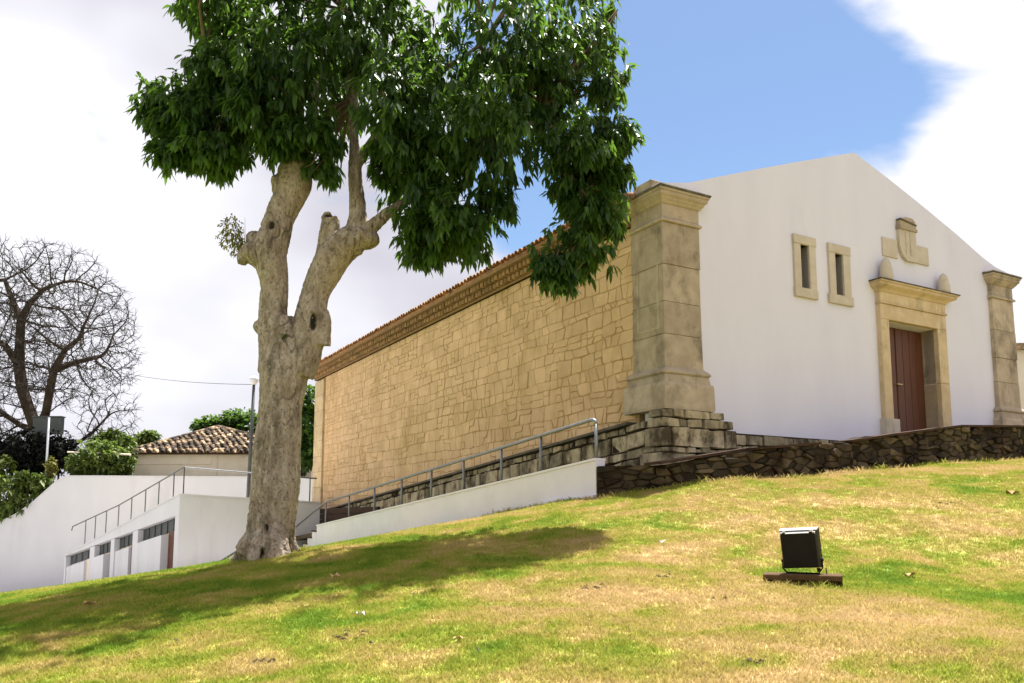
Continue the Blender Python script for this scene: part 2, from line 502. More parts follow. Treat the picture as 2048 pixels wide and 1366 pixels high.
M = dict(
    white=mat_surface('white_render', (0.665, 0.64, 0.74), (0.71, 0.685, 0.785), scale=1.2, rough=0.9, bump=0.15, bscale=30, stretch=(1, 1, 0.3), stain=(0.58, 0.54, 0.63), stain_scale=0.7, stain_lo=0.60, stain_hi=0.85, bdist=0.008),
    greywhite=mat_surface('dull_white_render', (0.585, 0.575, 0.60), (0.63, 0.62, 0.645), scale=1.0, rough=0.92, bump=0.15, bscale=25, stretch=(1, 1, 0.4), stain=(0.49, 0.475, 0.475), stain_scale=0.6, stain_lo=0.55, stain_hi=0.8, bdist=0.01),
    oldwhite=mat_surface('weathered_white_render', (0.69, 0.645, 0.71), (0.76, 0.715, 0.78), scale=1.5, rough=0.9, bump=0.2, bscale=30, stain=(0.30, 0.27, 0.20), stain_scale=1.1, stain_lo=0.66, stain_hi=0.78, bdist=0.01),
    tanstone=mat_surface('tan_sandstone', (0.55, 0.36, 0.195), (0.68, 0.465, 0.28), scale=2.2, rough=0.95, bump=0.5, bscale=22, stain=(0.45, 0.295, 0.14), stain_scale=0.9, stain_lo=0.50, stain_hi=0.72, tint=0.07),
    tanmortar=mat_surface('tan_mortar', (0.34, 0.215, 0.095), (0.58, 0.405, 0.21), scale=4, rough=0.95, bump=0.6, bscale=30),
    pillar=mat_surface('grey_limestone', (0.345, 0.27, 0.19), (0.49, 0.395, 0.29), scale=3, rough=0.9, bump=0.6, bscale=18, stain=(0.13, 0.105, 0.068), stain_scale=1.9, stain_lo=0.50, stain_hi=0.72, tint=0.14),
    doorstone=mat_surface('golden_limestone', (0.49, 0.365, 0.205), (0.63, 0.49, 0.32), scale=3, rough=0.85, bump=0.35, bscale=20, stain=(0.27, 0.20, 0.11), stain_scale=2.3, stain_lo=0.52, stain_hi=0.74, tint=0.08),
    framestone=mat_surface('grey_buff_limestone', (0.48, 0.405, 0.32), (0.58, 0.50, 0.41), scale=4, rough=0.9, bump=0.3, bscale=22, tint=0.06, stain=(0.33, 0.28, 0.20), stain_scale=2, stain_lo=0.55, stain_hi=0.8),
    capstone=mat_surface('blackened_stone', (0.06, 0.052, 0.04), (0.16, 0.14, 0.10), scale=6, rough=0.95, bump=0.6, bscale=20),
    plinth=mat_surface('weathered_plinth_stone', (0.31, 0.25, 0.155), (0.48, 0.40, 0.265), scale=3, rough=0.95, bump=0.8, bscale=14, stain=(0.085, 0.062, 0.036), stain_scale=2.4, stain_lo=0.46, stain_hi=0.62, tint=0.35),
    darkstone=mat_surface('dark_rubble_stone', (0.030, 0.021, 0.011), (0.105, 0.078, 0.046), scale=3.5, rough=0.95, bump=0.9, bscale=14, stain=(0.030, 0.016, 0.007), stain_scale=1.3, stain_lo=0.43, stain_hi=0.58, tint=0.75),
    darkmortar=mat_surface('dark_earth_mortar', (0.018, 0.012, 0.007), (0.045, 0.030, 0.018), scale=6, rough=1, bump=0.8, bscale=20),
    tile=mat_surface('terracotta_tile', (0.26, 0.12, 0.055), (0.42, 0.22, 0.10), scale=5, rough=0.9, bump=0.4, bscale=25, stain=(0.10, 0.065, 0.04), stain_scale=2.2, stain_lo=0.5, stain_hi=0.68, tint=0.3),
    oldtile=mat_surface('lichened_clay_tile', (0.30, 0.19, 0.10), (0.60, 0.46, 0.30), scale=4, rough=0.95, bump=0.5, bscale=20, stain=(0.035, 0.024, 0.016), stain_scale=1.9, stain_lo=0.38, stain_hi=0.52, tint=0.6),
    brick=mat_surface('brown_eave_brick', (0.22, 0.125, 0.055), (0.33, 0.20, 0.095), scale=6, rough=0.95, bump=0.5, bscale=25, tint=0.25),
    soffit=mat_surface('brown_eave_render', (0.21, 0.125, 0.058), (0.30, 0.185, 0.09), scale=4, rough=0.95, bump=0.4, bscale=25),
    door=mat_surface('red_brown_timber', (0.085, 0.026, 0.012), (0.125, 0.042, 0.018), scale=3, rough=0.5, bump=0.2, bscale=12, stretch=(8, 8, 0.5), spec=0.4),
    brownwood=mat_surface('dark_brown_timber', (0.030, 0.014, 0.008), (0.075, 0.036, 0.018), scale=3, rough=0.8, bump=0.4, bscale=14, stretch=(1, 1, 8)),
    rust=mat_surface('rusty_brown_slab', (0.025, 0.012, 0.006), (0.065, 0.030, 0.015), scale=4, rough=0.9, bump=0.5, bscale=20),
    steel=mat_surface('galvanised_steel', (0.19, 0.20, 0.215), (0.27, 0.28, 0.295), scale=8, rough=0.45, bump=0, metallic=0.75, spec=0.5),
    brass=mat_surface('brass', (0.62, 0.50, 0.28), (0.70, 0.58, 0.33), scale=8, rough=0.35, bump=0, metallic=0.8),
    darksteel=mat_surface('dark_grey_metal', (0.07, 0.075, 0.08), (0.11, 0.115, 0.12), scale=8, rough=0.5, bump=0, metallic=0.4),
    blackpaint=mat_surface('black_enamel', (0.005, 0.0045, 0.0045), (0.009, 0.008, 0.008), scale=8, rough=0.5, bump=0.05, bscale=60, spec=0.15),
    alu=mat_surface('cast_aluminium', (0.62, 0.63, 0.65), (0.72, 0.73, 0.75), scale=8, rough=0.35, bump=0, metallic=0.7),
    slabbrown=mat_surface('brown_brick_base', (0.065, 0.034, 0.012), (0.10, 0.055, 0.022), scale=10, rough=0.9, bump=0.5, bscale=40, stain=(0.05, 0.03, 0.015), stain_scale=6, stain_lo=0.55, stain_hi=0.75),
    cream=mat_surface('cream_render', (0.66, 0.58, 0.46), (0.76, 0.68, 0.56), scale=1.5, rough=0.9, bump=0.15, bscale=30, stain=(0.42, 0.36, 0.26), stain_scale=1, stain_lo=0.6, stain_hi=0.8),
    glass=mat_surface('dark_window_glass', (0.030, 0.034, 0.036), (0.05, 0.055, 0.058), scale=2, rough=0.35, bump=0, spec=0.25),
    darkvoid=mat_surface('dark_interior', (0.02, 0.017, 0.012), (0.035, 0.03, 0.02), scale=2, rough=1, bump=0),
    soil=mat_surface('brown_soil', (0.07, 0.05, 0.03), (0.13, 0.095, 0.055), scale=3, rough=1, bump=0.8, bscale=12),
    bark=mat_bark(),
    limb=mat_surface('dark_brown_bark', (0.10, 0.065, 0.035), (0.19, 0.135, 0.08), scale=6, rough=0.95, bump=0.7, bscale=18, stretch=(1, 1, 0.4)),  # darker, browner bark for inner branches and stems
    barebark=mat_surface('dark_bare_bark', (0.028, 0.019, 0.013), (0.065, 0.045, 0.03), scale=2, rough=0.95, bump=0.5, bscale=8),
    twig=mat_surface('fine_bare_twigs', (0.028, 0.023, 0.020), (0.05, 0.042, 0.036), scale=2, rough=0.95, bump=0),
    leaf=mat_leaf('glossy_drooping_leaf', (0.014, 0.044, 0.012), (0.060, 0.112, 0.022), (0.19, 0.36, 0.04)),
    shrubleaf=mat_leaf('shrub_leaf', (0.05, 0.085, 0.018), (0.19, 0.24, 0.045), (0.22, 0.34, 0.05), rough=0.55, tw=0.3),
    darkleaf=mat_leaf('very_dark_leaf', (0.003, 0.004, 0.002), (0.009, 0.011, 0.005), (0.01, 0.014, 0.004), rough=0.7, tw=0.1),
    yellowleaf=mat_leaf('yellow_green_leaf', (0.12, 0.14, 0.02), (0.30, 0.27, 0.05), (0.40, 0.38, 0.06), rough=0.6, tw=0.35),
    dryleaf=mat_surface('dry_leaf', (0.36, 0.22, 0.09), (0.48, 0.32, 0.15), scale=20, rough=0.9, bump=0.3),
    paper=mat_surface('white_paper', (0.80, 0.80, 0.80), (0.85, 0.85, 0.85), scale=10, rough=0.8, bump=0.2),
    asphalt=mat_surface('grey_asphalt', (0.05, 0.05, 0.052), (0.075, 0.075, 0.078), scale=3, rough=0.9, bump=0.3, bscale=40),
    paving=mat_surface('grey_concrete_paving', (0.30, 0.285, 0.275), (0.40, 0.385, 0.37), scale=2, rough=0.95, bump=0.3, bscale=20),
    lawn=mat_lawn('patchy_lawn', False),
    blade=mat_lawn('grass_blades', True),
)

# ------------------------------------------------------------------ ground
def build_ground():
    def axis(lo, hi, fine_lo, fine_hi, step):
        core = np.arange(fine_lo, fine_hi + 1e-6, step)
        a = fine_lo - np.geomspace(1, fine_lo - lo, 14)[::-1]
        b = fine_hi + np.geomspace(1, hi - fine_hi, 14)
        return np.r_[a, core, b]
    xs, ys = axis(-900, 900, -30, 26, 0.4), axis(-900, 900, -12, 48, 0.4)
    X, Y = np.meshgrid(xs, ys)
    Z = terrain(X, Y)
    nx, ny = len(xs), len(ys)
    V = np.c_[X.ravel(), Y.ravel(), Z.ravel()]
    i = np.arange(nx * ny).reshape(ny, nx)
    a, b, c, d = i[:-1, :-1].ravel(), i[:-1, 1:].ravel(), i[1:, 1:].ravel(), i[1:, :-1].ravel()
    T = np.r_[np.c_[a, b, c], np.c_[a, c, d]]
    o = newobj('lawn', tri_mesh('lawn', V, T, M['lawn'], smooth=True))
    o['kind'] = 'structure'
    return o


build_ground()

def build_added_road():
    # unseen asphalt behind the viewer and to the right, added to cut lawn bounce
    for nm, xs, ys in (('added_street', np.linspace(-120, 120, 90), np.linspace(-70, -3.0, 40)), ('added_side_street', np.linspace(17.5, 60, 30), np.linspace(-2.9, 60, 50))):
        X, Y = np.meshgrid(xs, ys)
        Z = terrain(X, Y) + 0.06
        i = np.arange(X.size).reshape(X.shape)
        a, b, c, d = i[:-1, :-1].ravel(), i[:-1, 1:].ravel(), i[1:, 1:].ravel(), i[1:, :-1].ravel()
        o = newobj(nm, tri_mesh(nm, np.c_[X.ravel(), Y.ravel(), Z.ravel()], np.r_[np.c_[a, b, c], np.c_[a, c, d]], M['asphalt'], smooth=True))
        o['kind'] = 'structure'
build_added_road()

def build_grass():
    # points in the part of the lawn the picture can see, thinning with distance
    n = 420000
    y = 3.0 + 24 * NR.random(n) ** 1.25
    x = (NR.random(n) * 2 - 1) * (0.72 * y + 1.5)
    keep = NR.random(n) < np.clip((0.72 * y + 1.5) / 12.0, 0.2, 1)
    # clear of walls, ramp, terrace and tree foot
    du = (x - CORNER.x) * A.x + (y - CORNER.y) * A.y
    dw = (x - CORNER.x) * NF.x + (y - CORNER.y) * NF.y
    keep &= ~((du > -2.02) & (dw < 1.64 - np.clip((1.5 - du) * 0.38, 0, 1.35)))
    tb = at(530, 1118, 13)
    keep &= np.hypot(x - tb.x - 0.05, y - tb.y - 0.3) > 0.42
    keep &= ~((abs(x - 3.04) < 0.40) & (abs(y - 8.85) < 0.16))
    keep &= ~((y > 22) & (x < -7.5))
    x, y = x[keep], y[keep]
    z = terrain(x, y) - 0.004
    sc = np.ones(len(x))
    # longer unmown tufts where the mower cannot reach: wall feet, trunk, light base
    ex = []
    for t in np.arange(-0.3, 16.8, 0.035): ex.append((*SP(t, 0, 1.83 + 0.05 * NR.random() + (0.09 if t < 1.6 else 0)).xy, NR.uniform(0.8, 2.6)))
    pth = [(-1.86, 0.32), (-0.9, 1.1), (1.5, 1.6), (13.5, 1.62)]
    for (ua, wa), (ub, wb) in zip(pth[:-1], pth[1:]):
        for q in np.arange(0, 1, 0.03 / math.hypot(ub - ua, wb - wa)):
            ex.append((*FP(ua + (ub - ua) * q, 0, wa + (wb - wa) * q + 0.09 + 0.05 * NR.random()).xy, NR.uniform(0.8, 2.8)))
    for a_ in np.arange(0, 6.283, 0.05): ex.append((tb.x + 0.08 + 0.56 * math.cos(a_), tb.y + 0.3 + 0.5 * math.sin(a_) * NR.uniform(.9, 1.1), NR.uniform(1.0, 2.6)))
    for q in np.arange(-0.42, 0.42, 0.018): ex.append((3.04 + q + NR.normal() * .01, 8.66 - 0.34 * q + NR.normal() * .015, NR.uniform(0.8, 2.2)))
    ex = np.array(ex)
    x, y, sc = np.r_[x, ex[:, 0]], np.r_[y, ex[:, 1]], np.r_[sc, ex[:, 2]]
    z = terrain(x, y) - 0.004
    V = np.c_[x, y, z].astype(np.float32)
    me = bpy.data.meshes.new('grass_points')
    me.vertices.add(len(V)); me.vertices.foreach_set('co', V.ravel()); me.update()
    a_ = me.attributes.new('tuft_scale', 'FLOAT', 'POINT'); a_.data.foreach_set('value', sc.astype(np.float32))
    o = newobj('grass', me)
    tag(o, 'short patchy mown grass covering the sloping lawn', 'grass', kind='stuff')
    me.materials.append(M['blade'])
    tc = bpy.data.collections.new('grass_tufts')
    for k in range(5):
        rr = random.Random(k + 50)
        V, T, ti = [], [], []
        for _ in range(15):
            a = rr.uniform(0, 6.283); r0 = 0.055 * math.sqrt(rr.random())
            bx, by = r0 * math.cos(a), r0 * math.sin(a)
            h = rr.uniform(0.012, 0.034); lean = rr.uniform(0.2, 1.3) * h; la = rr.uniform(0, 6.283)
            w = rr.uniform(0.0018, 0.0036); wa = rr.uniform(0, 6.283)
            dx, dy = w * math.cos(wa), w * math.sin(wa)
            b0 = len(V)
            mx_, my_ = bx + lean * 0.4 * math.cos(la), by + lean * 0.4 * math.sin(la)
            V += [(bx - dx, by - dy, 0), (bx + dx, by + dy, 0), (mx_ + dx * .8, my_ + dy * .8, h * .65), (mx_ - dx * .8, my_ - dy * .8, h * .65),
                  (bx + lean * math.cos(la), by + lean * math.sin(la), h)]
            T += [(b0, b0 + 1, b0 + 2), (b0, b0 + 2, b0 + 3), (b0 + 3, b0 + 2, b0 + 4)]
            ti += [rr.random()] * 5
        tme = tri_mesh('grass_tuft', V, T, M['blade'], tint=ti)
        tob = bpy.data.objects.new('grass_tuft', tme)
        tc.objects.link(tob)
    ng = bpy.data.node_groups.new('scatter_grass', 'GeometryNodeTree')
    ng.interface.new_socket('Geometry', in_out='INPUT', socket_type='NodeSocketGeometry')
    ng.interface.new_socket('Geometry', in_out='OUTPUT', socket_type='NodeSocketGeometry')
    N, L = ng.nodes, ng.links
    gi, go = N.new('NodeGroupInput'), N.new('NodeGroupOutput')
    ci = N.new('GeometryNodeCollectionInfo'); ci.inputs['Collection'].default_value = tc
    ci.inputs['Separate Children'].default_value = True; ci.inputs['Reset Children'].default_value = True
    ip = N.new('GeometryNodeInstanceOnPoints'); ip.inputs['Pick Instance'].default_value = True
    rv = N.new('FunctionNodeRandomValue'); rv.data_type = 'FLOAT_VECTOR'
    rv.inputs[0].default_value = (-0.15, -0.15, 0); rv.inputs[1].default_value = (0.15, 0.15, 6.283)
    rs = N.new('FunctionNodeRandomValue'); rs.data_type = 'FLOAT'
    rs.inputs[2].default_value = 0.7; rs.inputs[3].default_value = 1.5
    na = N.new('GeometryNodeInputNamedAttribute'); na.data_type = 'FLOAT'; na.inputs[0].default_value = 'tuft_scale'
    sm_ = N.new('ShaderNodeMath'); sm_.operation = 'MULTIPLY'; L.new(rs.outputs[1], sm_.inputs[0]); L.new(na.outputs[0], sm_.inputs[1])
    ri = N.new('FunctionNodeRandomValue'); ri.data_type = 'INT'; ri.inputs[4].default_value = 0; ri.inputs[5].default_value = 4
    L.new(gi.outputs[0], ip.inputs['Points']); L.new(ci.outputs[0], ip.inputs['Instance'])
    L.new(rv.outputs[0], ip.inputs['Rotation']); L.new(sm_.outputs[0], ip.inputs['Scale']); L.new(ri.outputs[2], ip.inputs['Instance Index'])
    L.new(ip.outputs[0], go.inputs[0])
    md = o.modifiers.new('scatter', 'NODES'); md.node_group = ng


build_grass()

# ------------------------------------------------------------------ masonry
def clip(poly, nx, ny, d):
    """keep the side nx*x+ny*y <= d"""
    out = []
    n = len(poly)
    for i in range(n):
        p, q = poly[i], poly[(i + 1) % n]
        a, b = nx * p[0] + ny * p[1] - d, nx * q[0] + ny * q[1] - d
        if a <= 0: out.append(p)
        if (a < 0 < b) or (b < 0 < a):
            t = a / (a - b)
            out.append((p[0] + (q[0] - p[0]) * t, p[1] + (q[1] - p[1]) * t))
    return out


def rubble(domain, su, sv, jit, joint, seed, shear=0.0, vary=False):
    """irregular coursed stones covering the convex polygon `domain` (u,v): list of convex outlines"""
    rr = random.Random(seed)
    us, vs_ = [p[0] for p in domain], [p[1] for p in domain]
    u0, u1, v0, v1 = min(us) - su, max(us) + su, min(vs_) - sv, max(vs_) + sv
    sites = []
    v, row = v0, 0
    while v < v1:
        hh = sv * rr.uniform(0.75, 1.3)
        u = u0 - rr.random() * su
        while u < u1:
            w = su * rr.uniform(0.6, 1.45)
            sites.append((u + w / 2 + rr.uniform(-jit, jit) * su * .5, v + hh / 2 + rr.uniform(-jit, jit) * sv * .6 + shear * u))
            u += w
        v += hh; row += 1
    sites = [s for s in sites]
    asp = sv / su * 1.25
    arr = np.array([(s[0] * asp, s[1]) for s in sites])
    dom = [(p[0] * asp, p[1]) for p in domain]
    cen = np.mean(dom, axis=0)
    out = []
    for i, s in enumerate(arr):
        d2 = ((arr - s) ** 2).sum(1)
        nb = np.argsort(d2)[1:18]
        poly = list(dom)
        jw = 0.5 * (1.0 if not vary else max(0.30, min(1.9, 1.0 + 1.9 * mnoise.noise(Vector((s[0] / asp * 0.42, s[1] * 0.6, seed * 1.7))))))
        for j in nb:
            dx, dy = arr[j] - s
            l = math.hypot(dx, dy)
            if l < 1e-6: continue
            poly = clip(poly, dx / l, dy / l, (dx * s[0] + dy * s[1]) / l + l / 2 - joint * jw * rr.uniform(0.45, 1.6))
            if len(poly) < 3: break
        if len(poly) < 3: continue
        poly = [(p[0] / asp, p[1]) for p in poly]
        ar = 0.5 * abs(sum(poly[k][0] * poly[(k + 1) % len(poly)][1] - poly[(k + 1) % len(poly)][0] * poly[k][1] for k in range(len(poly))))
        if ar < su * sv * 0.06: continue
        out.append(poly)
    return out


def coursed(u0, u1, v0, v1, hs, ws, seed):
    """wavy courses of squared rubble: list of outlines with uneven joints"""
    rr = random.Random(seed)
    wave = lambda u, k: 0.075 * mnoise.noise(Vector((u * 0.55, k * 3.7, seed))) + 0.03 * mnoise.noise(Vector((u * 2.3, k * 5.1, seed + 4)))
    out = []
    v, k = v0 - 0.1, 0
    while v < v1:
        h = rr.uniform(*hs)
        lo = lambda u, v=v, k=k: v + wave(u, k)
        hi = lambda u, v=v + h, k=k + 1: v + wave(u, k)
        u, sl = u0, rr.uniform(-.05, .05)
        while u < u1:
            w = rr.uniform(*ws) * (1.0 if rr.random() < .75 else 0.5)
            if u + w > u1 - 0.12: w = u1 - u
            s2 = rr.uniform(-.06, .06) if u + w < u1 else 0
            patch = mnoise.noise(Vector((u * 0.35, v * 0.5, seed * 1.7)))
            g = max(0.0015, 0.005 + 0.014 * patch)
            j = lambda: g * rr.uniform(0.2, 1.9) + rr.uniform(0, .009)
            def quad(ba, bb, ta, tb, u=u, w=w, sl=sl, s2=s2):
                um = (u + u + w) / 2 + rr.uniform(-.1, .1) * w
                p = [(u + sl * -1 + j(), ba(u) + j()), (um, (ba(um)) + j() * .7), (u + w - s2 - j(), ba(u + w) + j()),
                     (u + w + s2 - j(), ta(u + w) - j()), (um + rr.uniform(-.1, .1) * w, ta(um) - j() * .7), (u + sl + j(), ta(u) - j())]
                return p
            if h > 0.3 and rr.random() < 0.30:
                f = rr.uniform(.35, .65)
                mid = lambda x, lo=lo, hi=hi, f=f: lo(x) * (1 - f) + hi(x) * f
                out.append(quad(lo, lo, mid, mid)); out.append(quad(mid, mid, hi, hi))
            else:
                out.append(quad(lo, lo, hi, hi))
            u += w; sl = s2
        v += h; k += 1
    return out


def stone_geo(mb, P, poly, w0, w1, bev, rr, tint, cut=0.22, rough=0.0):
    pts = []
    n = len(poly)
    for i in range(n):
        p, q = poly[i], poly[(i + 1) % n]
        l = math.hypot(q[0] - p[0], q[1] - p[1])
        if l < 0.02: pts.append(((p[0] + q[0]) / 2, (p[1] + q[1]) / 2)); continue
        c = min(cut, 0.45)
        pts.append((p[0] + (q[0] - p[0]) * c, p[1] + (q[1] - p[1]) * c)); pts.append((q[0] - (q[0] - p[0]) * c, q[1] - (q[1] - p[1]) * c))
    n = len(pts)
    cx_, cy_ = sum(p[0] for p in pts) / n, sum(p[1] for p in pts) / n
    ins = []
    for p in pts:
        dx, dy = p[0] - cx_, p[1] - cy_
        l = math.hypot(dx, dy) + 1e-6
        k = max(0.3, 1 - bev * 1.6 / l)
        ins.append((cx_ + dx * k, cy_ + dy * k))
    tx, ty = rr.uniform(-1, 1) * rough, rr.uniform(-1, 1) * rough
    c = [P(u, v, w0) for u, v in pts] + [P(u, v, w1 - bev + rr.uniform(-1, 1) * rough * 0.02) for u, v in pts] + \
        [P(u, v, w1 + tx * (u - cx_) + ty * (v - cy_)) for u, v in ins]
    f = [tuple(range(2 * n, 3 * n))]
    for k in (0, n):
        f += [(k + i, k + (i + 1) % n, k + n + (i + 1) % n, k + n + i) for i in range(n)]
    mb.add(c, f, tint)
    return (cx_, cy_)


def lay_stones(parent, name, P, polys, w0, wlo, whi, bev, mat, seed, limit=300, near=None, rough=0.0, cut=0.22):
    rr = random.Random(seed)
    polys = sorted(polys, key=near) if near else polys
    rest = MB()
    for i, poly in enumerate(polys):
        w1 = rr.uniform(wlo, whi)
        mb = MB() if i < limit else rest
        stone_geo(mb, P, poly, w0, w1, min(bev, (w1 - w0) * .9), rr, rr.random(), cut, rough)
        if i < limit: mb.build(name, mat, parent)
    if rest.v:
        o = rest.build(name + '_field', mat, parent)
        o['kind'] = 'stuff'


def curve_panel(name, outer, holes, P, w0, w1, mat, parent):
    """flat slab with holes: outline and holes in (u,v), thickness w0..w1"""
    cu = bpy.data.curves.new(name, 'CURVE'); cu.dimensions = '2D'; cu.fill_mode = 'BOTH'
    for loop in [outer] + holes:
        sp = cu.splines.new('POLY'); sp.points.add(len(loop) - 1); sp.use_cyclic_u = True
        for q, p in zip(sp.points, loop): q.co = (p[0], p[1], 0, 1)
    cu.extrude = abs(w1 - w0) / 2
    o = bpy.data.objects.new(name, cu)
    COL.objects.link(o)
    dg = bpy.context.evaluated_depsgraph_get(); dg.update()
    me0 = o.evaluated_get(dg).to_mesh()
    wm = (w0 + w1) / 2
    V = [P(v.co.x, v.co.y, v.co.z + wm) for v in me0.vertices]
    F = [tuple(p.vertices) for p in me0.polygons]
    o.evaluated_get(dg).to_mesh_clear()
    bpy.data.objects.remove(o); bpy.data.curves.remove(cu)
    mb = MB(); mb.add(V, F)
    return mb.build(name, mat, parent)


# ------------------------------------------------------------------ the church
church = thing('church', 'white gabled stone church with long tan side wall above the lawn', 'church', FP(6.4, 3.3, -8))
FL = 3.38                                   # facade foot
gl = [(0.16, 8.47), (0.9, 8.62), (1.72, 8.92), (2.95, 9.37), (4.3, 9.85), (6.35, 10.55)]
gr = [(7.6, 10.17), (8.96, 9.72), (10.43, 9.20), (11.6, 8.74), (12.2, 8.56), (12.72, 8.49)]
outer = [(0.16, 2.2), (0.16, 8.47)] + gl[1:] + gr + [(12.72, 2.2)]
win_open = [(4.22, 6.82, 4.50, 7.85), (5.40, 6.82, 5.68, 7.83)]
holes = [[(a, b), (c, b), (c, d), (a, d)] for a, b, c, d in win_open]
holes.append([(7.17, FL - 0.15), (9.13, FL - 0.15), (9.13, 6.42), (7.17, 6.42)])
curve_panel('front_wall', outer, holes, FP, -0.75, -0.10, M['white'], church)
# parapet upright block at the left shoulder
MB().box(FP, -0.08, 0.145, 8.15, 8.50, -0.70, -0.12, bev=0.01).build('parapet_stone', M['pillar'], church)
# body of the church behind the facade (keeps the interior closed)
def body():
    mb = MB()
    mb.box(SP, 0.75, 23.9, 0.3, 8.05, -12.6, -12.0)                     # far side wall
    mb.build('far_side_wall', M['white'], church)
    mb = MB()
    mb.prism(lambda u, v, w: FP(u, v, w), [(0.3, 0.3), (0.3, 8.1), (6.4, 10.2), (12.5, 8.1), (12.5, 0.3)], -24.0, -23.6)
    mb.build('rear_wall', M['white'], church)
body()

# side wall: mortar core + individually laid stones
SW_L = 23.3
core = MB()
core.box(SP, 0.9, 23.75, 0.2, 8.1, -0.70, -0.13, 0.5)
side_wall = core.build('side_wall', M['tanmortar'], church)
dom = [(1.0, 3.50), (SW_L - 0.75, 1.70), (SW_L - 0.75, 7.62), (1.0, 7.62)]
polys = []
for q in coursed(1.0, SW_L - 0.75, 1.6, 7.8, (0.15, 0.38), (0.20, 0.66), 11):
    # clip to the sloping foot and the eave
    e_ = Vector((SW_L - 1.75, -1.80)).normalized()
    q = clip(q, e_.y, -e_.x, e_.y * 1.0 - e_.x * 3.50)
    q = clip(q, 0, 1, 7.79) if len(q) > 2 else q
    if len(q) > 2: polys.append(q)
lay_stones(side_wall, 'wall_stone', SP, polys, -0.14, -0.121, -0.106, 0.008, M['tanstone'], 12, 300, near=lambda q: q[0][0], rough=0.02, cut=0.12)
# quoin strip at the far end and its return
mb = MB()
for k in range(9):
    z0 = 1.6 + k * 0.68
    MB().box(SP, SW_L - 0.70, SW_L + 0.55, z0, min(z0 + 0.672, 7.78), -0.13, -0.03, R.random(), 0.012).build('quoin_block', M['doorstone'], side_wall)

# the corner pillars ------------------------------------------------
def pillar(u0, u1, side_out, lab):
    """square pillar; side_out: +1 if its free side is towards -u"""
    d = 0.98
    um = (u0 + u1) / 2
    def PP(grow):
        def f(u, v, w): return FP(u, v, w)
        return (u0 - grow, u1 + grow, -d - grow, grow)
    def ring(mb, z0, z1, g0, g1, tint):
        a0, a1, b0, b1 = u0 - g0, u1 + g0, -d - g0, g0
        c0, c1, e0, e1 = u0 - g1, u1 + g1, -d - g1, g1
        mb.add([FP(a0, z0, b0), FP(a1, z0, b0), FP(a1, z0, b1), FP(a0, z0, b1), FP(c0, z1, e0), FP(c1, z1, e0), FP(c1, z1, e1), FP(c0, z1, e1)],
               [(0, 1, 2, 3), (7, 6, 5, 4), (0, 4, 5, 1), (1, 5, 6, 2), (2, 6, 7, 3), (3, 7, 4, 0)], tint)
    def ring_profile(name, prof, mat, tint, parent):
        mb = MB()
        c, f = [], []
        for g, z in prof:
            c += [FP(u0 - g, z, -d - g), FP(u1 + g, z, -d - g), FP(u1 + g, z, g), FP(u0 - g, z, g)]
        m = len(prof)
        for i in range(m - 1):
            for k in range(4):
                k2 = (k + 1) % 4
                f.append((i * 4 + k, i * 4 + k2, (i + 1) * 4 + k2, (i + 1) * 4 + k))
        f += [(3, 2, 1, 0), tuple(range((m - 1) * 4, m * 4))]
        mb.add(c, f, tint)
        return mb.build(name, mat, parent)
    zs = [4.62, 5.28, 5.95, 6.72, 7.60]
    first = MB()
    ring(first, zs[0], zs[1] - 0.006, 0.02, 0.012, 0.35)
    root = first.build('corner_pillar', M['pillar'], church)
    root['label'] = lab
    for k in range(1, 4):
        mb = MB(); e = R.uniform(-0.008, 0.006)
        ring(mb, zs[k] + 0.006, zs[k + 1] - 0.006, 0.012 + e, 0.008 + e, R.random())
        mb.build('shaft_block', M['pillar'], root)
    mb = MB(); ring(mb, zs[1] - 0.02, zs[4], -0.01, -0.01, 0.2); mb.build('shaft_core', M['plinth'], root)
    ring_profile('neck_moulding', [(0.02, 7.602), (0.055, 7.61), (0.06, 7.65), (0.03, 7.68), (0.012, 7.70)], M['pillar'], 0.6, root)
    ring_profile('frieze', [(0.01, 7.705), (0.01, 7.98)], M['pillar'], 0.45, root)
    ring_profile('cornice', [(0.012, 7.983), (0.04, 8.0), (0.06, 8.03), (0.09, 8.06), (0.11, 8.10), (0.145, 8.13), (0.155, 8.16), (0.155, 8.20), (0.18, 8.21), (0.185, 8.25)], M['pillar'], 0.5, root)
    ring_profile('cornice_cap', [(0.195, 8.252), (0.21, 8.29), (0.18, 8.325)], M['capstone'], 0.4, root)
    ring_profile('torus_base', [(0.025, 4.618), (0.04, 4.59), (0.09, 4.55), (0.125, 4.51), (0.13, 4.475), (0.10, 4.447)][::-1], M['pillar'], 0.15, root)
    ring_profile('base_fillet', [(0.12, 4.286), (0.11, 4.35), (0.095, 4.443)], M['pillar'], 0.3, root)
    ring_profile('pedestal', [(0.165, 3.74), (0.175, 3.80), (0.165, 4.22), (0.15, 4.283)], M['pillar'], 0.7, root)
    return root


pl = pillar(0.08, 1.05, 1, 'stained limestone corner pillar nearest the camera, above the ramp')
pr = pillar(11.72, 12.72, -1, 'stained limestone corner pillar right of the door')
# shallow recessed panel on the near pillar's side face
for a, b, c, d in ((0.14, 0.20, 5.4, 7.4), (0.78, 0.84, 5.4, 7.4), (0.205, 0.775, 5.40, 5.45), (0.205, 0.775, 7.35, 7.4)):
    MB().box(SP, a, b, c, d, -0.095, -0.066, 0.6, 0.004).build('panel_moulding', M['pillar'], pl)

